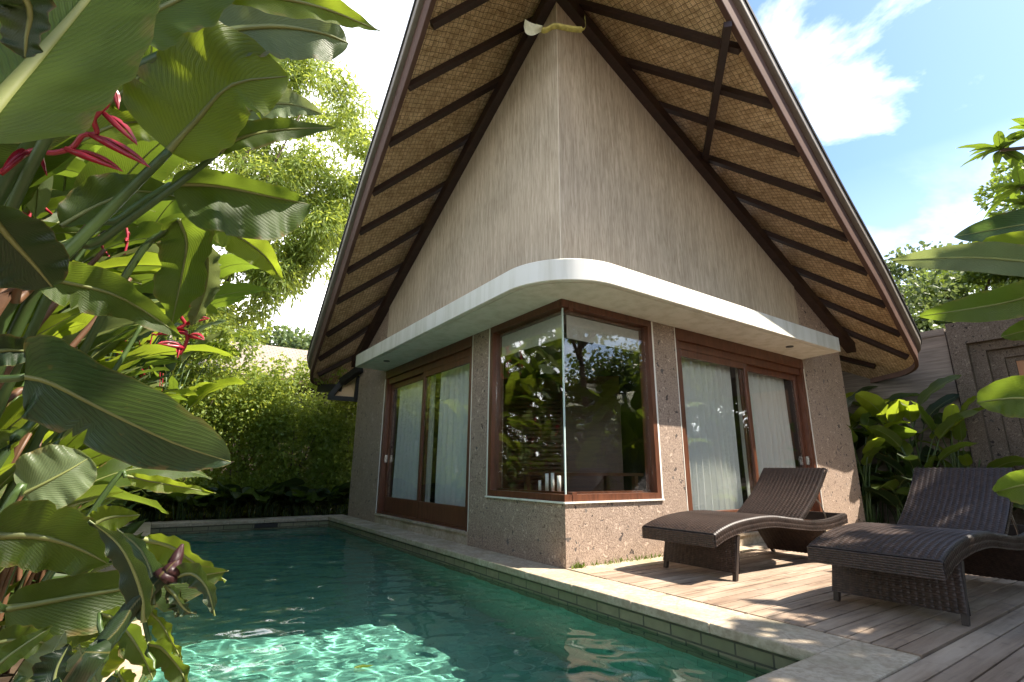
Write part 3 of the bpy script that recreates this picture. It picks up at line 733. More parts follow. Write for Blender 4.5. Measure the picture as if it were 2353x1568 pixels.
# seat curve in metres, x along the lounger from its foot end
SC = [(.0, .372), (.14, .415), (.34, .452), (.60, .473), (.90, .475), (1.25, .440), (1.60, .408), (1.85, .402), (2.08, .417), (2.32, .447)]
sc = catmull([Vector((x, 0, z)) for x, z in SC], 14); scx = np.array([p.x for p in sc]); scz = np.array([p.z for p in sc])
arc = np.concatenate([[0], np.cumsum(np.hypot(np.diff(scx), np.diff(scz)))])
def curve(v):
    x = np.interp(v, arc, scx); z = np.interp(v, arc, scz); e = 1e-3
    dx = np.interp(v + e, arc, scx) - np.interp(v - e, arc, scx); dz = np.interp(v + e, arc, scz) - np.interp(v - e, arc, scz)
    l = np.hypot(dx, dz) + 1e-9; return x, z, dx / l, dz / l
WID = .74; THK = .088
def lounger():
    t = thing('sun_lounger', 'x', 'sun lounger')
    vh = float(np.interp(1.43, scx, arc)); ve = arc[-1]
    def top(uu, vv):
        x, z, tx, tz = curve(vv); edge = np.minimum(uu, WID - uu); z = z - .010 * np.clip(1 - edge / .02, 0, 1) ** 2
        return np.stack([x, uu, z], -1), np.stack([-tz, 0 * x, tx], -1)
    def side(y, sg):
        def f(uu, vv):
            x, z, tx, tz = curve(vv); d = uu
            return np.stack([x + d * tz * 0, 0 * x + y, z - .006 - d], -1), np.stack([0 * x, 0 * x + sg, 0 * x], -1)
        return f
    def front(uu, vv):
        return np.stack([0 * uu - .002, uu, scz[0] - .004 - vv], -1), np.stack([0 * uu - 1, 0 * uu, 0 * uu], -1)
    parts = [weave_panel(top, WID, vh, .0049, .0036)]
    parts += [weave_panel(side(0, -1), THK, ve, .0049, .0036, flip=True), weave_panel(side(WID, 1), THK, ve, .0049, .0036)]
    parts += [weave_panel(front, WID, .098, .0049, .0036, flip=False)]
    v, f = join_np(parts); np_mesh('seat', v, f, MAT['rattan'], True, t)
    # side rails past the hinge and the head rail: dark frame
    mb = MB()
    for y in (.004, WID - .044):
        xs = np.linspace(1.40, 2.315, 18); zs = np.interp(xs, scx, scz)
        for i in range(17):
            mb.hexa([(xs[i], y, zs[i] - THK), (xs[i + 1], y, zs[i + 1] - THK), (xs[i + 1], y + .04, zs[i + 1] - THK), (xs[i], y + .04, zs[i] - THK),
                     (xs[i], y, zs[i] + .001), (xs[i + 1], y, zs[i + 1] + .001), (xs[i + 1], y + .04, zs[i + 1] + .001), (xs[i], y + .04, zs[i] + .001)])
    mb.box(2.29, 2.325, .045, WID - .045, .355, .445); mb.box(1.40, 1.44, .045, WID - .045, .345, .415)
    def under(i, j):
        x = .004 + 1.41 * j; return (x, .006 + (WID - .012) * i, float(np.interp(x, scx, scz)) - THK + .012)
    mb.grid(under, 1, 24, flip=True)
    mb.build('rail_frame', MAT['foot'], t)
    # backrest, slightly bowed
    a = Vector((1.43, 0, .425)); b_ = Vector((2.08, 0, .905)); L = (b_ - a).length
    def back(sgn):
        def f(uu, vv):
            k = vv / L; bow = .035 * np.sin(math.pi * k)
            x = a.x + (b_.x - a.x) * k + bow * .6 + (0.0 if sgn > 0 else .03); z = a.z + (b_.z - a.z) * k - bow * .75 - (0 if sgn > 0 else .025)
            nx_, nz_ = -(b_.z - a.z) / L * sgn, (b_.x - a.x) / L * sgn
            return np.stack([x, uu + .035, z], -1), np.stack([0 * x + nx_, 0 * x, 0 * x + nz_], -1)
        return f
    BW = WID - .07
    parts = [weave_panel(back(1), BW, L, .0049, .0036), weave_panel(back(-1), BW, L, .0049, .0036, flip=True)]
    def edge(y, sg):
        def f(uu, vv):
            k = vv / L; bow = .035 * np.sin(math.pi * k); x = a.x + (b_.x - a.x) * k + bow * .6 + uu * .8; z = a.z + (b_.z - a.z) * k - bow * .75 - uu * .65
            return np.stack([x, 0 * x + y, z], -1), np.stack([0 * x, 0 * x + sg, 0 * x], -1)
        return f
    parts += [weave_panel(edge(.035, -1), .04, L, .0049, .0036, flip=True), weave_panel(edge(.035 + BW, 1), .04, L, .0049, .0036)]
    def topb(uu, vv):
        return np.stack([b_.x + vv * .8, uu + .035, b_.z - vv * .65], -1), np.stack([0 * uu + .6, 0 * uu, 0 * uu + .8], -1)
    parts += [weave_panel(topb, BW, .04, .0049, .0036)]
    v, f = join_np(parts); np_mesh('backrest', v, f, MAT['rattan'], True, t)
    # woven end supports with a foot at each lower corner
    for (x0, z0, x1, z1) in ((.34, .345, .275, .055), (1.80, .325, 2.055, .055)):
        dl = math.hypot(x1 - x0, z1 - z0); nx_, nz_ = (z1 - z0) / dl, -(x1 - x0) / dl
        def sup(sg, off):
            def f(uu, vv):
                k = vv / dl; x = x0 + (x1 - x0) * k; z = z0 + (z1 - z0) * k; ins = .012 * (1 - k)
                y = .004 + ins + (uu / (WID - .008)) * (WID - .008 - 2 * ins)
                return np.stack([x + off * nx_ * 1, y, z + off * nz_], -1), np.stack([0 * x + nx_ * sg, 0 * x, 0 * x + nz_ * sg], -1)
            return f
        parts = [weave_panel(sup(1, .021), WID - .008, dl, .0049, .0036), weave_panel(sup(-1, -.021), WID - .008, dl, .0049, .0036, flip=True)]
        v, f = join_np(parts); sp_ = np_mesh('leg_panel', v, f, MAT['rattan'], True, t)
        for y in (.004, WID - .044):
            mb = MB(); dx = (x1 - x0) / dl; ex = .055 * (x1 - x0) / (z0 - z1)
            mb.hexa([(x1 + ex - .017, y + .004, .002), (x1 + ex + .017, y + .004, .002), (x1 + ex + .017, y + .036, .002), (x1 + ex - .017, y + .036, .002),
                     (x0 - .02, y, z0), (x0 + .02, y, z0), (x0 + .02, y + .04, z0), (x0 - .02, y + .04, z0)])
            mb.build('leg', MAT['foot'], t)
    mb = MB()
    for y in (.09, WID - .09):
        mb.tube([(1.845, y, .63), (1.98, y, .55), (2.06, y, .42), (2.08, y, .36)], .007, 8)
    mb.tube([(1.845, .09, .63), (1.845, WID - .09, .63)], .007, 8)
    mb.build('support_rod', MAT['metal'], t)
    return t
L1 = lounger(); L1.location = (.555, -1.165, .003)
tag(L1, 'brown woven rattan sun lounger with raised back, closest to the villa wall', 'sun lounger', 'rattan sun loungers')
L2 = copy_tree(L1); L2.location = (.562, -2.615, .003)
tag(L2, 'dark rattan sun lounger in the shade, farther from the villa wall', 'sun lounger')

# curtains
def curtain(side, a0, a1, label, z0=.16, z1=2.40, d=-.225, n=10, seed=0):
    t = T(side); r = random.Random(seed); ph = [r.uniform(0, 6) for _ in range(6)]
    def f(i, j):
        a = a0 + (a1 - a0) * i; z = z0 + (z1 - z0) * j
        w = math.sin(2 * math.pi * n * i + .8 * math.sin(5 * i + ph[0]) + .25 * math.sin(3 * j + ph[1]))
        amp = .046 * (1 + .35 * math.sin(9 * i + ph[2])) * (1.1 - .3 * j)
        return Vector(t(a + .02 * math.sin(4 * j + ph[3] + 6 * i) * (1 - j), d + amp * w + .012 * math.sin(2 * math.pi * n * 2 * i + ph[4]), z))
    mb = MB(); mb.grid(f, n * 12, 12)
    return tag(mb.build('curtain', MAT['curtain']), label, 'curtain', 'sheer pleated curtains')
curtain('L', 3.30, 4.70, 'sheer curtain behind the far panel of the pool side sliding door', seed=1)
curtain('L', 1.90, 3.12, 'sheer curtain behind the near panel of the pool side sliding door', seed=2, n=9)
curtain('R', 1.89, 3.27, 'white pleated curtain behind the deck door panel beside the corner window', seed=3, n=12)
curtain('R', 3.36, 4.68, 'white pleated curtain behind the deck door panel beside the far stone pier', seed=4, n=10)
# roller blinds in the corner window
for side, lab in (('L', 'half rolled grey blind at the top of the corner window pane facing the pool'), ('R', 'half rolled grey blind at the top of the corner window pane facing the deck')):
    mb = MB(); wbox(mb, side, .13 if side == 'L' else .16, 1.27, -.118, -.112, 2.22, 2.46); wbox(mb, side, .13 if side == 'L' else .16, 1.27, -.124, -.106, 2.205, 2.22)
    o = mb.build('roller_blind', MAT['blind']); tag(o, lab, 'blind')
# white boxes standing on the sill
for (x, y, h, w), lab in zip(((.105, .52, .10, .03), (.105, .40, .17, .035), (.105, .31, .175, .035), (.105, .21, .15, .04)),
        ('shortest pale candle on the corner window sill', 'slim pale candle on the corner window sill, second from the pier', 'grey white candle between two others on the window sill', 'thick white candle nearest the glass corner on the window sill')):
    mb = MB(); mb.tube([(x, y, .661), (x, y, .661 + h)], w * .5, 14); mb.tube([(x, y, .661 + h), (x, y, .67 + h)], .002, 5, 1)
    tag(mb.build('candle', [MAT['candle'], MAT['black']]), lab, 'candle')
# things in the dark room
dk = thing('desk', 'dark wooden desk standing inside behind the corner window', 'desk', (1.5, 1.4, .10))
mb = MB(); mb.box(-.8, .8, -.35, .35, .70, .74); mb.build('desk_top', MAT['cabinet'], dk)
for x in (-.74, .68):
    for y in (-.3, .24):
        mb = MB(); mb.box(x, x + .06, y, y + .06, 0, .699); mb.build('leg', MAT['cabinet'], dk)
cb_ = thing('wardrobe', 'brown wardrobe with a louvred panel seen through the corner window', 'wardrobe', (2.6, 3.9, .10), -math.radians(45))
mb = MB(); mb.box(-1.6, 1.6, 0, .5, 0, 2.5); mb.build('cabinet_body', MAT['cabinet'], cb_)
mb = MB()
for i in range(22): mb.hexa([(-.5, -.05, .5 + i * .08), (.5, -.05, .5 + i * .08), (.5, -.005, .54 + i * .08), (-.5, -.005, .54 + i * .08), (-.5, -.05, .515 + i * .08), (.5, -.05, .515 + i * .08), (.5, -.005, .555 + i * .08), (-.5, -.005, .555 + i * .08)])
mb.build('louvre_panel', MAT['wood'], cb_)

# ---- boundary wall with the stepped stone gate
bw_ = thing('boundary_wall', 'tall grey brown garden wall with stone gateway beyond the loungers', 'wall', (8.2, -1, 0))
mb = MB(); mb.box(0, .25, 0.02, 7.5, -.05, 3.30); mb.box(-.02, .27, 0.02, 7.5, 3.301, 3.42)
mb.build('wall_panel', MAT['plaster_h'] if 'plaster_h' in MAT else MAT['plaster'], bw_)
gt = thing('stone_gateway', 'dark stone gateway of nested stepped frames round an orange wooden door', 'gateway', (8.2, -1.03, 0))
def frame_step(i, y_in, z_in, d0, d1, y_prev, z_prev):
    mb = MB(); W_ = 2.45
    mb.box(d0, d1, y_in, y_prev, -.05, z_prev); mb.box(d0, d1, -W_ + (-y_in), y_in - .0, z_in, z_prev) if False else mb.box(d0, d1, -W_, y_in, z_in, z_prev)
    mb.build('stone_frame', MAT['stone_dark'], gt)
frame_step(0, -.235, 3.06, -.14, .30, 0, 3.36)
frame_step(1, -.44, 2.915, -.02, .28, -.236, 3.059)
frame_step(2, -.63, 2.77, .08, .26, -.441, 2.914)
frame_step(3, -.745, 2.70, .14, .24, -.631, 2.769)
mb = MB(); mb.box(.19, .25, -1.62, -.746, -.05, 2.699); dr = mb.build('gate_door', MAT['door_wood'], gt)
mb = MB(); mb.box(.165, .189, -.83, -.746, .0, 2.699); mb.box(.165, .189, -1.62, -.831, 2.60, 2.699); mb.box(.175, .189, -1.35, -.93, 1.4, 2.5); mb.build('door_moulding', MAT['door_wood'], dr)
mb = MB(); mb.box(-.10, .36, -2.45, -.0, 3.361, 3.47); mb.build('cap_stone', MAT['stone_dark'], gt)

# ---- neighbour house with a pale roof
nb = thing('neighbour_house', 'neighbouring house with a pale shingle roof behind the hedge', 'house', (0, 14, 0))
mb = MB(); xa, xb, e0, e1, rz_ = -6.5, 6.5, -1.9, 4.0, 5.05
ez = 3.45
mb.add([(xa, e0, ez), (xb, e0, ez), (xb - 2, 1.2, rz_), (xa + 2, 1.2, rz_)], [(0, 1, 2, 3)], 0, [[(xa, 0), (xb, 0), (xb - 2, 3.5), (xa + 2, 3.5)]])
mb.add([(xa, e1, ez), (xb, e1, ez), (xb - 2, 1.2, rz_), (xa + 2, 1.2, rz_)], [(3, 2, 1, 0)], 0, [[(xa + 2, 3.5), (xb - 2, 3.5), (xb, 0), (xa, 0)]])
mb.add([(xa, e0, ez), (xa + 2, 1.2, rz_), (xa, e1, ez)], [(0, 1, 2)], 0, [[(0, 0), (2.5, 3.5), (5, 0)]]); mb.add([(xb, e0, ez), (xb - 2, 1.2, rz_), (xb, e1, ez)], [(2, 1, 0)], 0, [[(5, 0), (2.5, 3.5), (0, 0)]])
mb.add([(xa, e0, ez - .1), (xb, e0, ez - .1), (xb, e1, ez - .1), (xa, e1, ez - .1)], [(3, 2, 1, 0)], 0)
mb.build('roof', MAT['paleroof'], nb)
mb = MB(); mb.box(xa, xb, e0 - .03, e0 - .001, ez - .14, ez - .01); mb.build('eave_board', MAT['fascia'], nb)
mb = MB(); mb.box(xa + .8, xb - .8, e0 + .8, e1 - .8, -.05, ez - .101); mb.build('wall', MAT['interior'], nb)

# unseen wall, added across the deck to block sky mirrored in the panes
aw = thing('sky_block_wall', 'unseen rendered wall added across the deck to block sky mirrored in the panes', 'wall', (2, -9.5, 0))
mb = MB(); mb.box(-9, 22, -.15, .15, -.05, 2.3); mb.box(-9, 22, -.2, .2, 2.301, 2.4); mb.build('wall_panel', MAT['plaster_h'], aw)
# ================================================================== PLANTS
def wprof(v, kind=0):
    if kind == 0:   # oblong with a rounded base and a short point
        a = math.sqrt(max(0, 1 - (1 - min(1, v / .22)) ** 2)); b_ = (max(0, 1 - max(0, (v - .5) / .5) ** 2.3)) ** .75
        return a * b_
    if kind == 1:   # lance
        return (math.sin(math.pi * min(1, v ** .75))) ** .8
    a = math.sqrt(max(0, 1 - (1 - min(1, v / .35)) ** 2)); b_ = math.sqrt(max(0, 1 - max(0, (v - .45) / .55) ** 2)); return a * b_   # round
def leaf_into(mb, mid, perp, wa, wb, ta=.25, tb=.25, bend=0., kind=0, nv=22, nu=4, rip=.012, seed=0, rib=.006, tear=0.0, nref=None, ribn=5):
    """blade about the midrib line 'mid'; half widths wa, wb; ta, tb tilt each half up from the plane (perp, mid)"""
    r = random.Random(seed); N = len(mid); L = sum((mid[i + 1] - mid[i]).length for i in range(N - 1)); p1, p2 = r.uniform(0, 6), r.uniform(0, 6)
    def at(v):
        f = v * (N - 1); k = min(int(f), N - 2); return mid[k].lerp(mid[k + 1], f - k), (mid[min(k + 1, N - 1)] - mid[k]).normalized()
    notch = {(r.randrange(2), r.randrange(int(nv * .2), int(nv * .9))): r.uniform(.08, .34) for _ in range(r.randint(0, 3))} if nv >= 14 and kind != 2 else {}
    rows = []
    for j in range(nv + 1):
        v = j / nv; p, d = at(v); pp = perp(v) if callable(perp) else perp
        s = (pp - d * pp.dot(d)).normalized(); n = s.cross(d).normalized()
        if nref is not None and n.dot(nref(p) if callable(nref) else nref) < 0: n = -n
        w = wprof(v, kind); row = []
        for i in range(-nu, nu + 1):
            q = i / nu; aq = abs(q); W_ = (wa if q > 0 else wb) * w; t_ = ta if q > 0 else tb
            W_ *= 1 - notch.get((int(q > 0), j), 0) * (aq > .45)
            dr = (s if q > 0 else -s) * math.cos(t_) + n * math.sin(t_)
            off = dr * (aq * W_) + n * (bend * aq * aq * W_) + n * (rip * aq * math.sin(v * 17 + p1 + (2 if q > 0 else 0)) + rip * .6 * aq * aq * math.sin(v * 41 + p2))
            if tear and aq > .4: off += d * (tear * aq * ((v * 9 + p1) % 1 - .5) * .12)
            row.append(p + off)
        rows.append(row)
    vs = [x for row in rows for x in row]; k = 2 * nu + 1; fs = []; us = []
    for j in range(nv):
        for i in range(k - 1):
            fs.append((j * k + i, j * k + i + 1, (j + 1) * k + i + 1, (j + 1) * k + i))
            us.append(tuple((a / (k - 1), b_ / nv * max(.3, min(1.4, L / .9))) for a, b_ in ((i, j), (i + 1, j), (i + 1, j + 1), (i, j + 1))))
    mb.add(vs, fs, 0, us, True)
    if rib: mb.tube(mid[::2] if N > 16 else mid, [rib * (1 - .8 * i / max(1, len(mid[::2] if N > 16 else mid) - 1)) for i in range(len(mid[::2] if N > 16 else mid))], ribn, 1, False)

def px_perp(a, b_):
    """world direction lying to the right-hand side when moving from pixel a to pixel b"""
    dx, dy = b_[0] - a[0], b_[1] - a[1]; l = math.hypot(dx, dy); return (CR * (-dy / l) - CU * (dx / l)).normalized()
def hero(plant, pts, wa, wb, ta, tb, mat='leaf', stem=None, bend=0., kind=0, rip=.008, seed=0, rib=.007, name='leaf', nv=30, nu=6, smat='stem', sr=.012):
    """leaf whose midrib passes pts = (u, v, metres); wa, wb half widths right/left of travel in pixels of the wide view"""
    P3 = [P(*p) for p in pts]; mid = catmull(P3, 6); md = sum(p[2] for p in pts) / len(pts); o = plant.location
    seg = [px_perp(pts[i], pts[i + 1]) for i in range(len(pts) - 1)]
    def perp(v):
        f = v * len(seg); i = min(int(f), len(seg) - 1); return seg[i]
    mb = MB(); k = md / FV
    leaf_into(mb, mid, perp, wa * k / max(.25, math.cos(ta)), wb * k / max(.25, math.cos(tb)), ta, tb, bend, kind, nv, nu, rip, seed, rib, nref=lambda p: (CAM - p))
    lf = mb.build(name, [MAT[mat], MAT['midrib']], plant, o)
    if stem:
        sp = catmull([Vector(p) if max(abs(p[0]), abs(p[1])) < 9 else P(*p) for p in stem] + [P3[0]], 6); mb = MB(); n = len(sp)
        mb.tube(sp, [sr + (rib - sr) * i / (n - 1) for i in range(n)], 8); mb.build('stem', MAT[smat], plant, o)
    return lf
def flower(plant, rach, bracts, w=.013, rr=.007, name='flower'):
    mb = MB(); sp = catmull([P(*p) for p in rach], 5); mb.tube(sp, rr, 8)
    for k, (a, b_, ww) in enumerate(bracts):
        A, B_ = P(*a), P(*b_); mid = [A.lerp(B_, t_) + Vector((0, 0, .012 * math.sin(math.pi * t_))) for t_ in [i / 9 for i in range(10)]]
        leaf_into(mb, mid, px_perp(a, b_), w * ww, w * ww, 1.0, 1.0, .3, 1, 14, 3, .001, k, 0, nref=Vector((0, 0, 1)) * .3 + (CAM - A).normalized() * .2 + Vector((0, 0, .5)))
        mb.tube([A, A.lerp(B_, .3), A.lerp(B_, .65), B_], [rr * 1.0, rr * 1.1 * ww, rr * .7 * ww, .001], 8)
    return mb.build(name, MAT['bract'], plant, plant.location)

# ---- the large plants leaning in from the left bank
def hp(label, loc): return thing('heliconia', label, 'heliconia', loc, 0, 'heliconias on the left pool bank')
R1 = (-3.95, -2.45, -.045)
h1 = hp('nearest heliconia, its huge dark leaf filling the upper left with hanging red bracts', R1)
hero(h1, [(-70, 330, 1.02), (0, 238, 1.05), (100, 120, 1.10), (205, -5, 1.16), (300, -130, 1.22)], 158, 150, .25, .05, 'leaf', [(-3.9, -2.4, .0), (-330, 900, 1.15), (-180, 480, 1.05)], .10, 0, .006, 1, .016, nv=44, nu=8, sr=.028)
hero(h1, [(270, 70, 1.45), (350, 30, 1.47), (450, -20, 1.5), (580, -90, 1.55)], 70, 70, .2, .1, 'leaf', [(-3.85, -2.3, 0), (-150, 800, 1.5), (100, 330, 1.45)], .05, 0, .008, 2, .01, nv=34)
hero(h1, [(420, -40, 1.5), (600, -12, 1.52), (745, 20, 1.55), (874, 72, 1.58)], 34, 28, .3, .4, 'leaf_yellow', None, .1, 1, .006, 3, .008)
hero(h1, [(470, 82, 1.75), (560, 66, 1.76), (650, 62, 1.78), (745, 78, 1.8), (800, 100, 1.82)], 62, 44, .2, .2, 'leaf_pale', [(-3.75, -2.1, 0), (-60, 560, 1.8), (150, 255, 1.72), (330, 150, 1.72)], .08, 0, .01, 4, .012, smat='stem', sr=.02)
hero(h1, [(20, -60, 1.0), (70, 20, 1.0), (62, 90, 1.0), (58, 135, 1.0)], 34, 40, .3, .3, 'leaf_dark', None, .1, 2, .004, 5, .006)
flower(h1, [(290, 150, 1.55), (262, 195, 1.52), (238, 212, 1.5), (246, 240, 1.5), (216, 272, 1.5), (222, 306, 1.5), (190, 312, 1.5), (165, 340, 1.5), (118, 352, 1.5), (70, 348, 1.5), (0, 400, 1.5)],
       [((240, 262, 1.5), (316, 334, 1.45), 1.1), ((205, 308, 1.5), (345, 385, 1.44), 1.2), ((150, 342, 1.5), (282, 394, 1.44), 1.2), ((214, 262, 1.5), (188, 248, 1.46), .8),
        ((262, 195, 1.52), (308, 172, 1.5), .7), ((258, 205, 1.52), (272, 252, 1.5), .7), ((90, 350, 1.5), (108, 404, 1.46), .8), ((60, 350, 1.5), (0, 398, 1.42), 1.0)], .0095, .0055)
R2_ = (-3.8, -1.85, -.045)
h2 = hp('heliconia with a broad sunlit yellow green leaf seen from below, on long diagonal stalks', R2_)
hero(h2, [(388, 348, 1.62), (450, 280, 1.63), (535, 195, 1.65), (660, 176, 1.70)], 84, 112, .15, .2, 'leaf_yellow', [(-3.75, -1.8, 0), (10, 720, 1.6), (135, 600, 1.58), (290, 445, 1.6)], .06, 0, .008, 11, .010, nv=40, nu=8, sr=.017)
hero(h2, [(505, 350, 1.66), (560, 315, 1.68), (650, 298, 1.72), (772, 294, 1.78)], 30, 22, .3, .5, 'leaf', [(-3.72, -1.8, 0), (70, 690, 1.62), (230, 555, 1.6), (400, 430, 1.62)], .05, 1, .006, 12, .007, sr=.015)
hero(h2, [(392, 424, 1.75), (500, 428, 1.76), (620, 452, 1.8), (712, 470, 1.84)], 92, 22, .35, .9, 'leaf', [(-3.7, -1.7, 0), (120, 660, 1.7), (280, 500, 1.7)], .1, 0, .012, 13, .008, nv=34)
hero(h2, [(140, 520, 1.75), (230, 470, 1.78), (320, 440, 1.82), (420, 455, 1.86)], 30, 38, .4, .3, 'leaf', None, .1, 1, .01, 14)
hero(h2, [(412, 505, 1.85), (430, 560, 1.83), (415, 650, 1.82), (395, 745, 1.82)], 42, 66, .2, .35, 'leaf', [(-3.7, -1.6, 0), (250, 700, 1.85), (380, 530, 1.86)], .12, 0, .014, 15, .007, nv=34)
hero(h2, [(470, 560, 1.95), (478, 620, 1.93), (465, 690, 1.92), (440, 748, 1.92)], 30, 34, .3, .3, 'leaf_pale', None, .1, 1, .01, 16)
hero(h2, [(80, 640, 1.55), (180, 655, 1.55), (290, 690, 1.56), (420, 775, 1.58)], 44, 40, .3, .3, 'leaf', [(-3.7, -1.7, 0), (-60, 720, 1.55)], .1, 1, .01, 17)
flower(h2, [(450, 690, 2.0), (415, 720, 2.0), (425, 745, 2.0), (405, 760, 2.0), (430, 770, 2.0), (425, 795, 2.0), (412, 815, 2.0)],
       [((430, 763, 2.0), (355, 770, 1.97), 1.), ((432, 772, 2.0), (470, 782, 1.97), .9), ((425, 800, 2.0), (362, 790, 1.97), 1.), ((428, 745, 2.0), (482, 732, 1.97), .7), ((412, 800, 2.0), (408, 824, 1.98), .7)], .012, .006)
R3 = (-3.75, -2.2, -.045)
h3 = hp('heliconia with a large drooping ribbed blue green leaf hanging out towards the pool', R3)
hero(h3, [(58, 866, 1.36), (120, 882, 1.34), (250, 948, 1.32), (400, 1018, 1.33), (530, 1062, 1.36)], 62, 84, .12, .30, 'leaf_blue', [(-3.72, -2.2, 0), (-160, 1120, 1.4), (-70, 900, 1.38)], .12, 0, .006, 21, .007, nv=46, nu=9, sr=.014)
hero(h3, [(-40, 470, 1.15), (20, 545, 1.16), (75, 605, 1.17), (120, 660, 1.18)], 62, 62, .3, .2, 'leaf_dark', [(-3.7, -2.2, 0), (-250, 760, 1.2), (-120, 500, 1.16)], .1, 2, .006, 22, .008)
hero(h3, [(-60, 815, 1.5), (30, 805, 1.5), (100, 815, 1.5)], 26, 26, .4, .4, 'leaf_dark', None, .1, 1, .006, 23)
hero(h3, [(-30, 1232, 1.32), (80, 1232, 1.32), (170, 1256, 1.33), (250, 1296, 1.34)], 44, 60, .25, .2, 'leaf', [(-3.68, -2.2, 0), (-160, 1300, 1.3)], .1, 0, .008, 24, .008)
hero(h3, [(52, 1136, 1.55), (100, 1112, 1.54), (160, 1080, 1.54), (205, 1052, 1.55)], 50, 54, .15, .2, 'leaf_pale', [(-3.66, -2.1, 0), (0, 1190, 1.56)], .05, 2, .006, 25, .005)
hero(h3, [(10, 1400, 1.36), (150, 1375, 1.36), (330, 1345, 1.37), (525, 1312, 1.40)], 54, 36, .25, .3, 'leaf', [(-3.66, -2.3, 0), (-120, 1440, 1.35)], .1, 0, .008, 26, .007, nv=36)
hero(h3, [(330, 1240, 1.6), (390, 1255, 1.6), (450, 1295, 1.6), (520, 1335, 1.6)], 34, 26, .3, .3, 'leaf_yellow', None, .1, 1, .008, 27)
hero(h3, [(200, 1215, 1.75), (250, 1190, 1.75), (322, 1184, 1.76)], 26, 22, .3, .3, 'leaf_yellow', None, .1, 1, .006, 28)
hero(h3, [(292, 1094, 1.78), (345, 1106, 1.78), (410, 1118, 1.79), (496, 1134, 1.8)], 15, 14, .3, .4, 'leaf_yellow', [(-3.6, -1.9, 0), (230, 1150, 1.8)], .1, 1, .006, 29, .004)
R4 = (-3.55, -2.5, -.045)
h4 = thing('dark_shoot', 'dark green shoot with a purple brown bud rising over the pool edge', 'shoot', R4)
sp = catmull([Vector((-3.5, -2.45, 0)), P(150, 1600, 1.02), P(225, 1500, 1.0), P(300, 1400, 1.0), P(365, 1335, 1.0), P(400, 1302, 1.0)], 6); mb = MB(); n_ = len(sp)
mb.tube(sp, [.016 - .006 * i / (n_ - 1) for i in range(n_)], 9); mb.build('stem', MAT['leaf_dark'], h4, R4)
for s_, (pts, wa, wb, m_) in enumerate([([(330, 1430, 1.0), (328, 1370, .99), (298, 1290, .98), (262, 1240, .98), (205, 1196, .98)], 30, 22, 'leaf_dark'), ([(352, 1390, 1.01), (352, 1330, 1.02), (325, 1265, 1.03), (268, 1215, 1.04)], 26, 22, 'leaf_blue'),
        ([(395, 1330, 1.0), (440, 1318, .99), (475, 1350, .98), (494, 1416, .98)], 16, 26, 'leaf_dark'), ([(382, 1345, 1.0), (405, 1370, .99), (425, 1400, .99), (452, 1412, .99)], 10, 14, 'leaf_blue'), ([(385, 1350, 1.01), (408, 1375, 1.02), (412, 1400, 1.02), (402, 1420, 1.02)], 14, 16, 'leaf_dark')]):
    hero(h4, pts, wa, wb, .35, .35, m_, None, .1, 1, .004, 40 + s_, .004)
mb = MB(); 
for a, b_, w_ in (((372, 1340, 1.0), (400, 1298, 1.0), .020), ((385, 1325, .995), (412, 1285, .995), .014), ((395, 1308, 1.0), (420, 1250, 1.0), .010)):
    A, B_ = P(*a), P(*b_); mb.tube([A, A.lerp(B_, .25), A.lerp(B_, .6), B_], [.006, w_, w_ * .75, .002], 10)
mb.build('bud', MAT['leaf_purple'], h4, R4)
R5 = (-3.62, -2.72, -.045)
h5 = hp('low heliconia with yellow striped and curling leaves at the bottom by the pool edge', R5)
for s_, (pts, wa, wb, m_, k_) in enumerate([([(230, 1408, 1.25), (275, 1430, 1.25), (325, 1500, 1.24), (352, 1562, 1.24)], 22, 26, 'leaf', 1), ([(335, 1400, 1.4), (365, 1425, 1.4), (395, 1475, 1.4), (420, 1522, 1.4)], 16, 14, 'leaf_yellow', 1),
        ([(338, 1480, 1.3), (372, 1490, 1.3), (415, 1540, 1.3), (440, 1600, 1.3)], 26, 20, 'leaf', 1), ([(240, 1600, 1.1), (215, 1550, 1.1), (190, 1510, 1.1), (182, 1480, 1.1)], 26, 22, 'leaf_pale', 1),
        ([(120, 1620, 1.15), (130, 1540, 1.15), (160, 1480, 1.15)], 36, 30, 'leaf_dark', 1), ([(210, 1560, 1.28), (240, 1500, 1.28), (255, 1460, 1.28)], 36, 40, 'leaf_yellow', 2), ([(40, 1590, 1.2), (100, 1530, 1.2), (150, 1450, 1.22)], 24, 24, 'leaf_pale', 1),
        ([(-30, 1480, 1.3), (60, 1470, 1.3), (150, 1490, 1.32)], 26, 24, 'leaf', 1), ([(270, 1540, 1.35), (290, 1580, 1.34), (300, 1640, 1.34)], 26, 26, 'leaf_yellow', 1), ([(-40, 1560, 1.2), (30, 1500, 1.2), (120, 1440, 1.22)], 16, 16, 'leaf', 1)]):
    hero(h5, pts, wa, wb, .3, .3, m_, [(-3.6, -2.6, 0), (pts[0][0] - 60, 1640, pts[0][2])], .1, k_, .006, 60 + s_, .004, sr=.007)

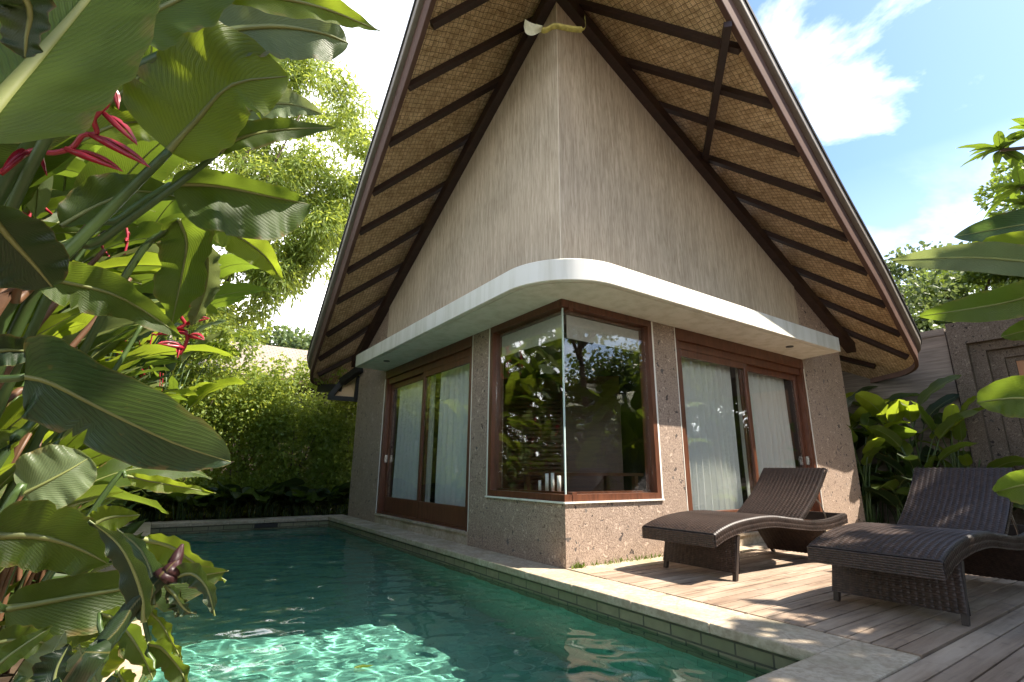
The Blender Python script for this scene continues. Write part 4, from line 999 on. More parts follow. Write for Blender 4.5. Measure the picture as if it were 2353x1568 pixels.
hero(h5, [(60, 1440, 1.45), (150, 1425, 1.45), (230, 1440, 1.45), (300, 1475, 1.45)], 34, 30, .3, .3, 'leaf', None, .1, 1, .008, 81)
hero(h5, [(150, 1500, 1.5), (220, 1465, 1.5), (290, 1455, 1.5), (345, 1475, 1.5)], 24, 26, .3, .3, 'leaf_yellow', None, .1, 1, .008, 82)
hero(h1, [(250, 240, 1.9), (310, 190, 1.9), (345, 140, 1.9), (350, 85, 1.9)], 60, 50, .3, .3, 'leaf', None, .1, 0, .01, 83)
hero(h1, [(180, 330, 1.9), (260, 290, 1.9), (350, 280, 1.9), (430, 300, 1.9)], 44, 40, .3, .3, 'leaf_yellow', None, .1, 1, .01, 84)
hero(h1, [(420, 180, 2.1), (500, 130, 2.1), (590, 110, 2.1), (670, 135, 2.1)], 44, 36, .3, .3, 'leaf_yellow', None, .1, 1, .01, 85)
hero(h2, [(520, 280, 2.1), (600, 245, 2.1), (670, 240, 2.1), (740, 262, 2.1)], 34, 30, .3, .3, 'leaf_pale', None, .1, 1, .01, 86)
hero(h2, [(470, 520, 2.2), (540, 540, 2.2), (610, 590, 2.2), (650, 650, 2.2)], 34, 30, .3, .3, 'leaf_yellow', None, .1, 1, .01, 87)
# ---- generated broad leaved plants
def make_plant(name, label, cat, seed, n, H, L, W_, droop=.5, mats=('leaf',), spread=.9, kind=0, nv=14, nu=3, group=None, flowers=0, loc=(0, 0, 0), lift=.0, fan=None, smat='stem'):
    r = random.Random(seed); t = thing(name, label, cat, loc, 0, group)
    for i in range(n):
        az_ = (i * 2.399 + r.uniform(-.4, .4)) if fan is None else fan + r.uniform(-1.0, 1.0)
        h = H * r.uniform(.45, 1.0); l = L * r.uniform(.75, 1.15); out_ = Vector((math.cos(az_), math.sin(az_), 0)); k = spread * r.uniform(.5, 1.1)
        b0 = Vector((r.uniform(-.08, .08), r.uniform(-.08, .08), 0)); b1 = b0 + Vector((0, 0, h * .6)) + out_ * h * .12 * k; b2 = b0 + Vector((0, 0, h)) + out_ * h * .34 * k
        st_ = catmull([b0, b1, b2], 4); rr = .004 + .009 * min(1, H / 2)
        mb = MB(); mb.tube(st_, [rr * (1.3 - .6 * j / (len(st_) - 1)) for j in range(len(st_))], 6); mb.build('stem', MAT[smat], t)
        d0 = (b2 - b1).normalized(); dr = droop * r.uniform(.5, 1.3); mid = [b2]; d = d0 + out_ * .25; d.normalize(); seg = l / 10
        for j in range(10):
            d = (d + (out_ * .10 - Vector((0, 0, 1)) * .16) * dr).normalized(); mid.append(mid[-1] + d * seg)
        sdv = Vector((-out_.y, out_.x, 0)); tw = r.uniform(-.7, .7); sd = sdv * math.cos(tw) + Vector((0, 0, 1)) * math.sin(tw)
        mb = MB(); w = W_ * r.uniform(.8, 1.15) * l / L
        leaf_into(mb, mid, sd, w, w, r.uniform(.05, .45), r.uniform(.05, .45), r.uniform(-.12, .12), kind, nv, nu, .014 * l, seed * 31 + i, .005 * l + .001, ribn=4, nref=Vector((0, 0, 1)))
        mb.build('leaf', [MAT[mats[i % len(mats)]], MAT['midrib']], t)
    for i in range(flowers):
        az_ = r.uniform(0, 6.28); o = Vector((math.cos(az_), math.sin(az_), 0)); z0 = H * r.uniform(.6, .95); mb = MB()
        pts = [Vector((0, 0, .1)), Vector((0, 0, z0)) + o * .25, Vector((0, 0, z0 + .05)) + o * .4, Vector((0, 0, z0 - .15)) + o * .5, Vector((0, 0, z0 - .4)) + o * .5]
        mb.tube(catmull(pts, 4), .008, 6)
        for j in range(5):
            z = z0 - .05 - j * .08; sd = Vector((-o.y, o.x, 0)) * (1 if j % 2 else -1); a = o * .5 + Vector((0, 0, z)); mb.tube([a, a + sd * .05 + Vector((0, 0, .01)), a + sd * .13 - Vector((0, 0, .03))], [.008, .013, .002], 6)
        mb.build('flower', MAT['bract'], t)
    return t
def place(root, x, y, z, rz, s, label=None, group=None, first=set()):
    if root.name not in first: first.add(root.name); o = root
    else: o = copy_tree(root)
    o.location = (x, y, z); o.rotation_euler = (0, 0, rz); o.scale = (s, s, s)
    if label: o['label'] = label
    if group: o['group'] = group
    return o
GZ = -.045
GL = 'heliconia crowded among others in the thicket along the left side of the pool'
GG = 'heliconias in the left thicket'
protos = [make_plant('thicket_heliconia', GL, 'heliconia', 100, 9, 1.7, .85, .13, .6, ('leaf', 'leaf_yellow', 'leaf'), 1.0, 0, group=GG, flowers=1),
          make_plant('thicket_heliconia', GL, 'heliconia', 101, 8, 1.4, .75, .11, .8, ('leaf', 'leaf_dark', 'leaf_yellow'), 1.1, 0, group=GG),
          make_plant('thicket_heliconia', GL, 'heliconia', 102, 10, 2.1, .95, .14, .5, ('leaf_yellow', 'leaf', 'leaf_pale'), .9, 0, group=GG, flowers=2),
          make_plant('thicket_heliconia', GL, 'heliconia', 103, 11, 1.0, .6, .10, .7, ('leaf', 'leaf_dark', 'leaf'), 1.2, 1, group=GG)]
spots = []
for y in np.arange(-1.3, 7.6, .62):
    for x, k in ((-3.95, 3), (-4.5, 1), (-5.1, 0), (-5.8, 2)):
        spots.append((x + random.uniform(-.2, .2), y + random.uniform(-.25, .25), k))
for i, (x, y, k) in enumerate(spots):
    if x > -4.2 and y < -.9: continue
    kk = k if random.random() < .65 else random.choice((0, 1, 2) if k != 3 else (1, 3))
    sc_ = random.uniform(.85, 1.2) * (1.0 if x > -5.4 else 1.25)
    place(protos[kk], x, y, GZ, random.uniform(0, 6.28), sc_)
# tall plants at the back of the bank
for i, (x, y, s) in enumerate(((-6.3, -1.6, 1.5), (-6.6, .2, 1.7), (-6.4, 2.0, 1.6), (-6.2, 3.6, 1.7), (-5.9, 5.2, 1.6), (-5.5, 6.9, 1.5), (-4.6, -1.9, 1.2), (-5.2, -1.2, 1.35), (-4.9, -2.6, 1.1))):
    place(protos[2], x, y, GZ, random.uniform(0, 6.28), s)

# tall canes standing close to the bank
tall = [make_plant('tall_heliconia', 'tall heliconia reaching above the others in the left thicket', 'heliconia', 110, 13, 3.5, 1.05, .155, .6, ('leaf', 'leaf_yellow', 'leaf', 'leaf_dark'), .55, 0, 16, 3, 'tall heliconias in the left thicket', 2),
        make_plant('tall_heliconia', 'tall heliconia reaching above the others in the left thicket', 'heliconia', 111, 12, 2.9, .95, .14, .7, ('leaf_yellow', 'leaf', 'leaf_pale', 'leaf'), .6, 0, 16, 3, 'tall heliconias in the left thicket', 1)]
for i, (x, y, s, rz) in enumerate(((-3.9, -.55, .80, .3), (-4.2, .25, .92, 2.2), (-3.95, 1.0, .98, 4.0), (-4.35, 1.75, 1.08, 5.2), (-3.85, 2.4, .95, 1.2), (-4.3, 3.1, 1.12, 3.0), (-3.9, 3.9, 1.0, .8), (-4.3, 4.9, 1.15, 2.6),
        (-4.75, -.9, .95, 1.9), (-4.9, .6, 1.1, 4.4), (-5.0, 2.4, 1.2, .4), (-5.0, 4.1, 1.25, 5.6), (-3.75, 5.0, .85, 3.9), (-3.8, 5.9, .75, .2), (-4.2, -1.5, .78, 5.0), (-4.5, 6.2, 1.05, 1.5))):
    place(tall[i % 2], x, y, GZ, rz, s)

for i, (x, y, s, rz) in enumerate(((-3.5, 7.5, 1.25, 1.0), (-3.1, 7.3, 1.05, 3.1), (-4.2, 7.1, 1.4, 5.0), (-5.2, 7.6, 1.6, .3), (-3.6, 8.6, 1.65, 4.2))):
    place(tall[(i + 1) % 2], x, y, GZ, rz, s, 'tall heliconia with tattered sunlit leaves rising behind the far left pool corner', 'tall heliconias at the far pool corner')
fillp = [make_plant('bank_heliconia', 'slender heliconia filling the gaps between the nearest stalks on the left bank', 'heliconia', 120, 11, 1.5, .62, .085, .55, ('leaf_yellow', 'leaf', 'leaf_pale', 'leaf'), .7, 0, 16, 3, 'slender heliconias between the nearest stalks'),
         make_plant('bank_heliconia', 'slender heliconia filling the gaps between the nearest stalks on the left bank', 'heliconia', 121, 12, .9, .5, .075, .7, ('leaf', 'leaf_yellow', 'leaf'), .9, 1, 16, 3, 'slender heliconias between the nearest stalks')]
for i, (x, y, s, rz) in enumerate(((-3.75, -1.1, 1.0, 0), (-3.95, -.6, 1.25, 2), (-3.7, -.3, .95, 4), (-4.05, .1, 1.35, 1), (-3.72, .55, 1.1, 5), (-4.1, -1.2, 1.5, 3), (-3.85, 1.3, 1.2, .6), (-4.3, -.3, 1.6, 2.6), (-3.68, -1.5, .8, 4.6), (-3.75, 1.9, 1.1, 1.8), (-4.25, .8, 1.7, 3.7), (-3.66, -.8, .7, 5.5))):
    place(fillp[0 if i % 3 else 1], x, y, GZ, rz, s)

ginger = make_plant('ginger_plant', 'fine leaved ginger stalk standing between the large leaves on the left bank', 'ginger plant', 130, 16, 1.35, .42, .042, .5, ('leaf_yellow', 'leaf', 'leaf_pale', 'leaf_yellow'), .5, 1, 12, 2, 'ginger stalks on the left bank', smat='stem_brown')
for i, (x, y, s, rz) in enumerate(((-3.62, -1.75, .75, 0), (-3.7, -1.25, 1.0, 1), (-3.85, -1.55, 1.3, 2), (-3.64, -.95, .9, 3), (-3.8, -.7, 1.4, 4), (-3.68, -.35, 1.1, 5), (-3.9, -.1, 1.6, 6), (-3.66, .2, .95, .5), (-3.75, .8, 1.3, 1.5), (-3.95, 1.2, 1.7, 2.5), (-3.68, 1.5, 1.0, 3.5), (-3.8, 2.2, 1.5, 4.5), (-4.0, -1.9, 1.5, 5.5), (-3.7, 2.9, 1.2, .9))):
    place(ginger, x, y, GZ, rz, s)
for k, (a, b_, c_, d_) in enumerate((((-40, 1000, 1.9), (90, 880, 1.95), (210, 745, 2.0), (300, 640, 2.05)), ((-30, 1100, 1.7), (60, 985, 1.75), (140, 905, 1.8), (200, 820, 1.85)), ((-20, 905, 1.7), (60, 780, 1.75), (160, 660, 1.8), (240, 575, 1.85)), ((40, 1180, 1.9), (130, 1010, 1.95), (250, 870, 2.0), (330, 740, 2.05)), ((-40, 760, 1.5), (40, 690, 1.55), (130, 600, 1.6), (200, 520, 1.65)))):
    sp = catmull([Vector((-3.75 - .03 * k, -1.9, 0)) if k < 5 else Vector((-3.95, -2.75, 0)), P(*a), P(*b_), P(*c_), P(*d_)], 6); mb = MB(); n_ = len(sp)
    mb.tube(sp, [(.013 if k < 5 else .008) - (.007 if k < 5 else .004) * i / (n_ - 1) for i in range(n_)], 8); mb.build('stem', MAT['stem_brown' if k % 2 == 0 or k == 5 else 'stem'], h2 if k < 5 else h3, (h2 if k < 5 else h3).location)

# ---- leaf clouds for shrubs and trees
def leafcloud(name, clusters, L, W_, mat, parent=None, droop=.3, fold=.25, seed=0, origin=None, outward=.6):
    g = np.random.default_rng(seed); Cs = []; Ds = []; 
    for (c, rad, n) in clusters:
        c = np.array(c, float); rad = np.array(rad, float)
        d = g.normal(size=(n, 3)); d /= np.linalg.norm(d, axis=1)[:, None]; rr = g.random(n) ** .42
        Cs.append(c + d * rad * rr[:, None]); Ds.append(d * outward)
    C_ = np.concatenate(Cs); Dd = np.concatenate(Ds) + g.normal(size=C_.shape) * .6; Dd[:, 2] -= droop; Dd /= np.linalg.norm(Dd, axis=1)[:, None]
    if origin is not None: C_ = C_ - np.array(origin)
    nn = g.normal(size=C_.shape); nn[:, 2] += .8; sd = np.cross(Dd, nn); sd /= np.linalg.norm(sd, axis=1)[:, None] + 1e-9; up = np.cross(sd, Dd)
    s = g.uniform(.6, 1.25, size=(len(C_), 1)); l = L * s; w = W_ * s
    v0 = C_; v1 = C_ + Dd * l * .45 + sd * w + up * fold * w; v2 = C_ + Dd * l; v3 = C_ + Dd * l * .45 - sd * w + up * fold * w
    V = np.stack([v0, v1, v2, v3], 1).reshape(-1, 3); F = np.arange(len(V)).reshape(-1, 4)
    return np_mesh(name, V, F, mat, False, parent)
def limb_tree(name, label, cat, base, trunk, limbs, clusters, L, W_, mat, r0=.12, droop=.3, seed=0, group=None, leafname='crown'):
    t = thing(name, label, cat, base, 0, group); b = Vector(base); mb = MB()
    tp = catmull([Vector(p) - b for p in trunk], 5); mb.tube(tp, [r0 * (1 - .6 * i / (len(tp) - 1)) for i in range(len(tp))], 9)
    for lm in limbs:
        lp = catmull([Vector(p) - b for p in lm], 4); mb.tube(lp, [r0 * .45 * (1 - .75 * i / (len(lp) - 1)) for i in range(len(lp))], 6)
    mb.build('trunk', MAT['bark'], t)
    leafcloud(leafname, clusters, L, W_, mat, t, droop, seed=seed, origin=base)
    return t

# shrubs behind the far end of the pool
def blob(c, rad, n, k, sd):
    g = random.Random(sd); out_ = []
    for i in range(k):
        th = g.uniform(0, 6.28); ph = g.uniform(-.5, 1); rr = g.uniform(.45, .95)
        q = (c[0] + math.cos(th) * rad[0] * rr * math.cos(ph), c[1] + math.sin(th) * rad[1] * rr * math.cos(ph), c[2] + rad[2] * rr * math.sin(ph))
        s = g.uniform(.28, .5); out_.append((q, (rad[0] * s, rad[1] * s, rad[2] * s), n // k))
    return out_
SH = [((-2.9, 8.3, 1.7), (1.25, .9, 1.9), 'sl_lime', 'tall lime green shrub catching the sun behind the far left end of the pool'),
      ((-1.75, 8.4, 1.5), (1.15, .9, 1.75), 'sl_lime', 'sunlit leafy shrub in front of the pale neighbouring roof'),
      ((-.75, 8.2, 1.35), (1.05, .9, 1.6), 'sl_lime', 'rounded green shrub behind the middle of the far pool end'),
      ((.35, 8.0, 1.3), (1.0, .9, 1.6), 'sl_lime', 'green shrub pressed against the end of the pool side wall'),
      ((-4.1, 8.2, 1.7), (1.2, 1.0, 1.7), 'sl_green', 'green shrub half hidden by heliconias beyond the far left pool corner')]
for i, (c, rad, m_, lab) in enumerate(SH):
    t = thing('shrub', lab, 'shrub', (c[0], c[1], GZ), 0, 'shrubs behind the pool end')
    mb = MB()
    for k in range(7):
        a = k * .9; mb.tube([Vector((0, 0, 0)), Vector((math.cos(a) * .2, math.sin(a) * .2, c[2] * .7)), Vector((math.cos(a) * rad[0] * .6, math.sin(a) * rad[1] * .6, c[2] * 1.3))], [.03, .02, .006], 5)
    mb.build('branches', MAT['bark'], t)
    leafcloud('foliage', blob(c, rad, 9500, 40, i) + [(c, (rad[0] * .8, rad[1] * .7, rad[2] * .85), 2500), ((c[0], c[1] - .55, .35), (1.0, .4, .45), 2600), ((c[0], c[1], .5), (1.0, .6, .6), 1800)] + [((c[0] + rad[0] * math.sin(k * 2.4 + i), c[1] - .5 + .5 * math.cos(k * 1.7), c[2] + rad[2] * (.72 + .38 * ((k * .618 + i * .3) % 1))), (.10, .10, .26), 70) for k in range(16)], .085, .026, MAT[m_], t, .45, seed=20 + i, origin=(c[0], c[1], GZ))
edge = [make_plant('border_plant', 'low broad leaved plant in the shaded border along the far pool end', 'plant', 200, 16, .40, .36, .10, .9, ('leaf', 'leaf_dark'), 1.3, 2, 8, 2, 'border plants at the far pool end')]
for i in range(20):
    place(edge[0], -4.2 + i * .245 + random.uniform(-.08, .08), 7.05 + random.uniform(-.1, .25), GZ, random.uniform(0, 6.28), random.uniform(.8, 1.3))
# tall feathery tree beyond the left bank
g = random.Random(5); cl = []
zs_ = [3.6, 5.2, 6.3, 7.5, 9.0, 10.5, 11.6, 12.4]; xr_ = [-2.6, -1.3, -.35, .25, .55, .7, .4, -.3]
for k in range(150):
    z = 3.6 + 8.7 * g.random() ** .85; xr = float(np.interp(z, zs_, xr_)); x = xr - .1 - 4.2 * g.random() ** 1.2 - .3 * (math.sin(z * 3.1) > .3); y = 9.6 + g.uniform(-1.3, 1.3)
    cl.append(((x, y, z), (g.uniform(.35, .75), g.uniform(.3, .6), g.uniform(.3, .65)), 330))
for k in range(34):
    z = g.uniform(4.6, 8.8); x = float(np.interp(z, zs_, xr_)) - g.uniform(-.1, 1.0); cl.append(((x, 9.6 + g.uniform(-1, 1), z), (g.uniform(.3, .6), g.uniform(.3, .6), g.uniform(.35, .7)), 300))
limbs = [[(-3.0, 9.6, 3.5), (-2.7 + math.cos(a) * .8, 9.6 + math.sin(a) * .5, 6.5), (-2.2 + math.cos(a) * 1.9, 9.6 + math.sin(a) * 1.2, 9 + (a % 2))] for a in (0.2, 1.1, 2.2, 3.1, 4.0, 5.2)]
limb_tree('feathery_tree', 'tall feathery light green tree rising behind the heliconias against white sky', 'tree', (-3.0, 9.6, GZ), [(-3, 9.6, GZ), (-3.1, 9.6, 4), (-2.6, 9.6, 8), (-1.6, 9.6, 11.5)], limbs, cl, .22, .022, MAT['sl_lime'], .13, .75, 7)
# trees far behind the neighbour's roof
for i, (x, y, h) in enumerate(((-7, 30, 10.0), (-2.5, 32, 10.4), (2, 31, 10.2), (7, 30, 10.6), (-13, 30, 10.5))):
    b = (x, y, GZ)
    limb_tree('distant_tree', 'hazy round topped tree on the skyline beyond the pale roof', 'tree', b, [b, (x, y, h * .4), (x + .2, y, h * .7)], [], blob((x, y, h - 2.6), (3.4, 2.5, 2.6), 5000, 24, 70 + i), .42, .14, MAT['sl_far'], .25, .2, 80 + i, 'distant trees beyond the pale roof')

# ---- right side: bed between the villa and the boundary wall
RB = [(7.3, .35, 1.5, 1.1), (7.75, -.35, 1.45, .4), (7.0, 1.1, 1.5, 2.0), (7.8, .7, 1.6, 3.3), (7.5, 1.8, 1.7, 5.0), (6.9, 2.4, 1.5, .9), (6.75, .2, 1.25, 4.1), (7.1, -.55, 1.2, 2.7), (7.9, -1.0, 1.05, 1.4), (7.4, .9, 1.6, .2), (7.9, 1.4, 1.75, 3.9), (6.9, 1.7, 1.5, 5.6), (7.6, -.1, 1.5, 2.9)]
cn = [make_plant('canna', 'x', 'canna', 300, 9, 1.6, .62, .12, .5, ('leaf_yellow', 'leaf', 'leaf'), .8, 0, 12, 3), make_plant('canna', 'x', 'canna', 301, 9, 1.35, .6, .11, .6, ('leaf', 'leaf_yellow', 'leaf_dark'), .9, 0, 12, 3)]
for i, (x, y, s, rz) in enumerate(RB):
    place(cn[i % 2], x, y, GZ, rz, s * .92, 'tall canna with upright leaves crowded under the right eave against the wall', 'cannas under the right eave')
cs = make_plant('canna', 'single tall canna with bright upright leaves beside the stone gateway', 'canna', 305, 7, 1.95, .55, .12, .25, ('leaf_yellow', 'leaf'), .45, 0, 14, 3, loc=(7.75, -.85, GZ))
bp = [make_plant('bed_plant', 'x', 'plant', 310, 11, .62, .42, .13, .7, ('leaf', 'leaf_dark'), 1.2, 2, 10, 3), make_plant('bed_plant', 'x', 'plant', 311, 12, .5, .5, .085, .8, ('leaf_dark', 'leaf', 'leaf_pale'), 1.2, 1, 10, 3)]
for i, (x, y, s) in enumerate(((6.95, -.25, 1.25), (7.3, -.75, 1.2), (7.0, .3, 1.2), (7.6, -1.25, 1.2), (6.75, -.75, 1.0), (7.5, -.1, 1.3), (7.85, -1.7, 1.0), (7.9, -2.3, 1.0), (7.7, .4, 1.6), (7.2, .9, 1.7), (6.85, .9, 1.3), (7.85, -3.0, 1.1), (7.1, -1.25, .8))):
    place(bp[i % 2], x, y, GZ, i * 1.7, s, 'leafy plant in the shaded bed at the foot of the right boundary wall', 'bed plants by the boundary wall')
# trees beyond the boundary wall
def rain(name, lab, base, h, rad, seed, n=13000, mat='sl_green', L=.16, W_=.05, k=34, grp=None):
    x, y = base; g = random.Random(seed); cl = []; lm = []
    for i in range(k):
        a = g.uniform(0, 6.28); rr = math.sqrt(g.random()) * rad; z = h - .9 * (rr / rad) ** 2 - g.uniform(0, 1) * h * .42
        q = (x + math.cos(a) * rr, y + math.sin(a) * rr, z); cl.append((q, (g.uniform(.5, 1.0), g.uniform(.5, 1.0), g.uniform(.18, .38)), n // k))
        if i % 3 == 0: lm.append([(x, y, h * .45), (x + math.cos(a) * rr * .45, y + math.sin(a) * rr * .45, h * .62), (q[0], q[1], z - .1)])
    return limb_tree(name, lab, 'tree', (x, y, GZ), [(x, y, GZ), (x + .1, y, h * .25), (x, y, h * .5)], lm, cl, L, W_, MAT[mat], .2, .1, seed, grp)
rain('spreading_tree', 'spreading tree with lacy layered crown beyond the boundary wall, next to the roof tip', (15.5, .6), 7.3, 4.0, 401)
rain('spreading_tree', 'taller spreading tree beyond the stone gateway at the edge of the view', (14.5, -3.0), 9.0, 2.7, 402, 15000)
rain('spreading_tree', 'pale green airy tree filling the gap between the roof tip and the banana leaves', (11.8, .3), 6.0, 2.6, 404, 12000, 'sl_far', .13, .045)
rain('spreading_tree', 'dark layered tree standing behind the wall below the frangipani branch', (12.5, -3.6), 8.0, 2.6, 405, 12000, 'sl_dark', .14, .05)
rain('spreading_tree', 'dense dark low tree showing over the top of the boundary wall', (12.2, -2.2), 5.6, 2.6, 403, 11000, 'sl_dark')
# frangipani sprigs at the frame edge
fr = thing('frangipani', 'frangipani branch with rosettes of long leaves against the blue sky', 'tree', (6.8, -4.6, GZ))
fo = Vector(fr.location); mb = MB(); tips = [P(2300, 345, 10.5), P(2345, 430, 10.2), P(2330, 520, 10.0), P(2385, 300, 10.8), P(2390, 480, 10.0)]
hub = Vector((8.2, -5.6, 4.2))
mb.tube([fo, fo + Vector((.3, -.3, 1.6)), hub], [.12, .1, .07], 8)
for tp in tips: mb.tube(catmull([hub, hub.lerp(tp, .5) + Vector((0, 0, .3)), tp], 4), [.05 - .025 * i / 8 for i in range(9)], 7)
mb.build('trunk', MAT['bark'], fr, fo)
for k, tp in enumerate(tips):
    mb = MB(); r = random.Random(500 + k)
    for i in range(15):
        a = i * 2.399; o = Vector((math.cos(a), math.sin(a), r.uniform(-.35, .9))).normalized(); l = r.uniform(.4, .62); mid = [tp + o * (l * j / 6) - Vector((0, 0, .16 * (j / 6) ** 2)) for j in range(7)]
        sdv = o.cross(Vector((0, 0, 1))).normalized(); leaf_into(mb, mid, sdv, .065, .065, .3, .3, 0, 1, 8, 2, .004, i, .004, ribn=4)
    mb.build('rosette', [MAT['leaf'], MAT['midrib']], fr, fo)

# ---- broad leaves reaching in from the right edge
pl_ = thing('stone_planter', 'low square stone planter holding a banana plant on the deck', 'planter', (.65, -4.55, .002))
mb = MB(); 
for x0, x1, y0, y1 in ((-.5, .5, -.4, -.32), (-.5, .5, .32, .4), (-.5, -.42, -.319, .319), (.42, .5, -.319, .319)): mb.box(x0, x1, y0, y1, 0, .34)
mb.build('planter_wall', MAT['stone_dark'], pl_)
mb = MB(); mb.box(-.419, .419, -.319, .319, .0, .30); mb.build('planter_soil', MAT['soil'], pl_)
R6 = (.65, -4.55, .30)
b1 = thing('banana_plant', 'banana plant reaching in from the right edge with long drooping leaves over the gateway', 'banana plant', R6)
hero(b1, [(2560, 625, 3.0), (2400, 606, 3.05), (2230, 592, 3.1), (2050, 600, 3.2)], 24, 26, .5, .35, 'leaf_pale', [(.62, -4.5, .3), (.5, -4.3, 1.2)], .1, 0, .012, 71, .010, nv=40, nu=6, sr=.03)
hero(b1, [(2560, 560, 3.3), (2420, 560, 3.35), (2300, 572, 3.4), (2170, 590, 3.45)], 24, 30, .3, .4, 'leaf_yellow', [(.68, -4.5, .3), (.6, -4.2, 1.3)], .1, 0, .012, 72, .008)
hero(b1, [(2580, 640, 2.8), (2430, 665, 2.85), (2290, 700, 2.9), (2110, 728, 3.0)], 28, 28, .4, .3, 'leaf', [(.65, -4.5, .3), (.4, -4.2, 1.0)], .1, 0, .014, 73, .008, nv=34)
hero(b1, [(2570, 500, 3.5), (2440, 505, 3.55), (2330, 520, 3.6), (2190, 545, 3.65)], 26, 26, .3, .3, 'leaf_blue', [(.7, -4.52, .3), (.7, -4.2, 1.5)], .1, 0, .014, 74, .008)
hero(b1, [(2560, 935, 2.3), (2430, 920, 2.32), (2330, 915, 2.35), (2245, 925, 2.4)], 36, 32, .25, .3, 'leaf', [(.6, -4.5, .3), (.1, -4.2, .7)], .1, 0, .01, 75, .008, nv=34)
hero(b1, [(2500, 1110, 2.0), (2420, 1105, 2.02), (2350, 1115, 2.05), (2290, 1130, 2.1)], 24, 24, .4, .7, 'leaf', [(.6, -4.55, .3), (-.1, -4.4, .6)], .1, 0, .008, 76, .006)
hero(b1, [(2500, 770, 2.9), (2420, 765, 2.95), (2360, 760, 3.0), (2300, 775, 3.0)], 20, 18, .3, .3, 'leaf', [(.66, -4.5, .3), (.4, -4.25, .9)], .1, 0, .01, 77, .006)
# ---- plants across the deck, outside the view: they stand in the panes and shade the boards
bn = [make_plant('banana_plant', 'x', 'banana plant', 600, 9, 2.6, 1.5, .24, .55, ('leaf', 'leaf_yellow', 'leaf'), .8, 0, 16, 4), make_plant('banana_plant', 'x', 'banana plant', 601, 8, 2.2, 1.3, .22, .6, ('leaf', 'leaf_yellow'), .9, 0, 16, 4)]
for i, (x, y, s) in enumerate(((3.2, -5.6, .8), (4.3, -5.9, .95), (5.4, -5.7, .9), (6.6, -6.2, 1.1), (7.6, -5.6, 1.0), (5.0, -7.2, 1.2), (2.2, -6.6, 1.0), (8.6, -6.8, 1.2), (4.3, -4.5, .72), (5.2, -4.75, .85), (6.2, -4.8, .9), (7.2, -5.0, .95))):
    place(bn[i % 2], x, y, GZ, i * 2.1, s, 'banana plant in the row across the deck, mirrored in the corner window', 'banana plants across the deck')
limb_tree('shade_tree', 'leafy shade tree across the deck that dapples the loungers', 'tree', (6.2, -6.2, GZ), [(6.2, -6.2, GZ), (6.1, -6.1, 2.2), (5.6, -5.8, 4.4)], [[(5.8, -5.9, 3.6), (4.6, -5.4, 4.8), (3.6, -5.2, 5.2)], [(5.7, -5.9, 4), (6.4, -5.2, 5), (7, -5, 5.4)]],
          blob((4.9, -6.2, 5.3), (3.5, 1.6, .85), 15000, 64, 11), .26, .085, MAT['sl_green'], .13, .2, 12)
limb_tree('shade_tree', 'leafy shade tree leaning over the near end of the pool', 'tree', (-2.6, -6.4, GZ), [(-2.6, -6.4, GZ), (-2.5, -6.2, 2.5), (-2.1, -5.2, 4.4)], [[(-2.3, -5.8, 3.6), (-1.6, -4.8, 4.8), (-1.2, -4.2, 5.2)]],
          blob((-1.5, -4.6, 5.1), (1.3, 1.0, .7), 480, 12, 13), .2, .06, MAT['sl_green'], .12, .2, 14)
for i, (x, y, h, r_, m_, lab) in enumerate(((13.0, -7.0, 6.0, 2.8, 'sl_green', 'unseen tree added far along the deck side to block sky mirrored in the sliding door'), (16.5, -9.5, 7.5, 3.4, 'sl_green', 'taller unseen tree added on the deck side to block sky mirrored in the sliding door'), (19.5, -7.5, 7.5, 3.0, 'sl_dark', 'farthest unseen dark tree added on the deck side to block sky mirrored in the sliding door'), (-9.0, 4.2, 7.5, 2.6, 'sl_green', 'dense tree behind the left thicket, mirrored in the corner window'), (-9.5, 8.5, 8.5, 3.0, 'sl_dark', 'dark tree farther back behind the left thicket'), (6.2, -12.5, 6.4, 2.4, 'sl_green', 'garden tree behind the wall across the deck, mirrored in the window'), (14.0, -12.5, 7.0, 2.8, 'sl_dark', 'dark garden tree at the far end of the wall across the deck'), (1.5, -12, 7.0, 2.8, 'sl_green', 'garden tree behind the near end of the wall across the deck'))):  # deck side trees are added to block sky mirrored in the sliding door
    limb_tree('garden_tree', lab, 'tree', (x, y, GZ), [(x, y, GZ), (x, y + .1, h * .4), (x, y, h * .75)], [], blob((x, y, h * .62), (r_, r_, h * .36), 6000, 34, 700 + i), .26, .08, MAT[m_], .2, .3, 720 + i)
for i in range(18):  # unseen row, added so the door glass mirrors dark leaves instead of sky
    x = -.5 + i * 1.15; t = thing('shrub', 'unseen shrub added across the deck to darken the door reflection', 'shrub', (x, -8.7, GZ), 0, 'shrubs added to darken the door reflection')
    leafcloud('foliage', blob((x, -8.7, .95 if i < 11 else 1.7), (.75, .5, 1.0 if i < 11 else 1.9), 1500 if i < 11 else 2600, 12 if i < 11 else 20, 740 + i), .16, .05, MAT['sl_dark' if i % 2 else 'sl_green'], t, .2, seed=760 + i, origin=(x, -8.7, GZ))
# undergrowth below the left thicket
leafcloud('undergrowth', [((-4.6 + .5 * math.sin(k * 3.3), -2.2 + k * .42, .25), (.8, .5, .42), 420) for k in range(24)], .22, .035, MAT['sl_dark'], None, -.3, seed=33)
tag(bpy.data.objects['undergrowth'], 'dark tangled undergrowth below the left thicket', 'undergrowth', kind='stuff')
leafcloud('weeds', [((.12, -.035, -.01), (.10, .02, .02), 90), ((.9, -.035, -.01), (.45, .02, .02), 110), ((.35, -.03, -.01), (.25, .015, .015), 40)], .055, .005, MAT['sl_green'], None, -1.6, seed=91)
tag(bpy.data.objects['weeds'], 'small weeds growing along the foot of the villa wall by the deck', 'weeds', kind='stuff')
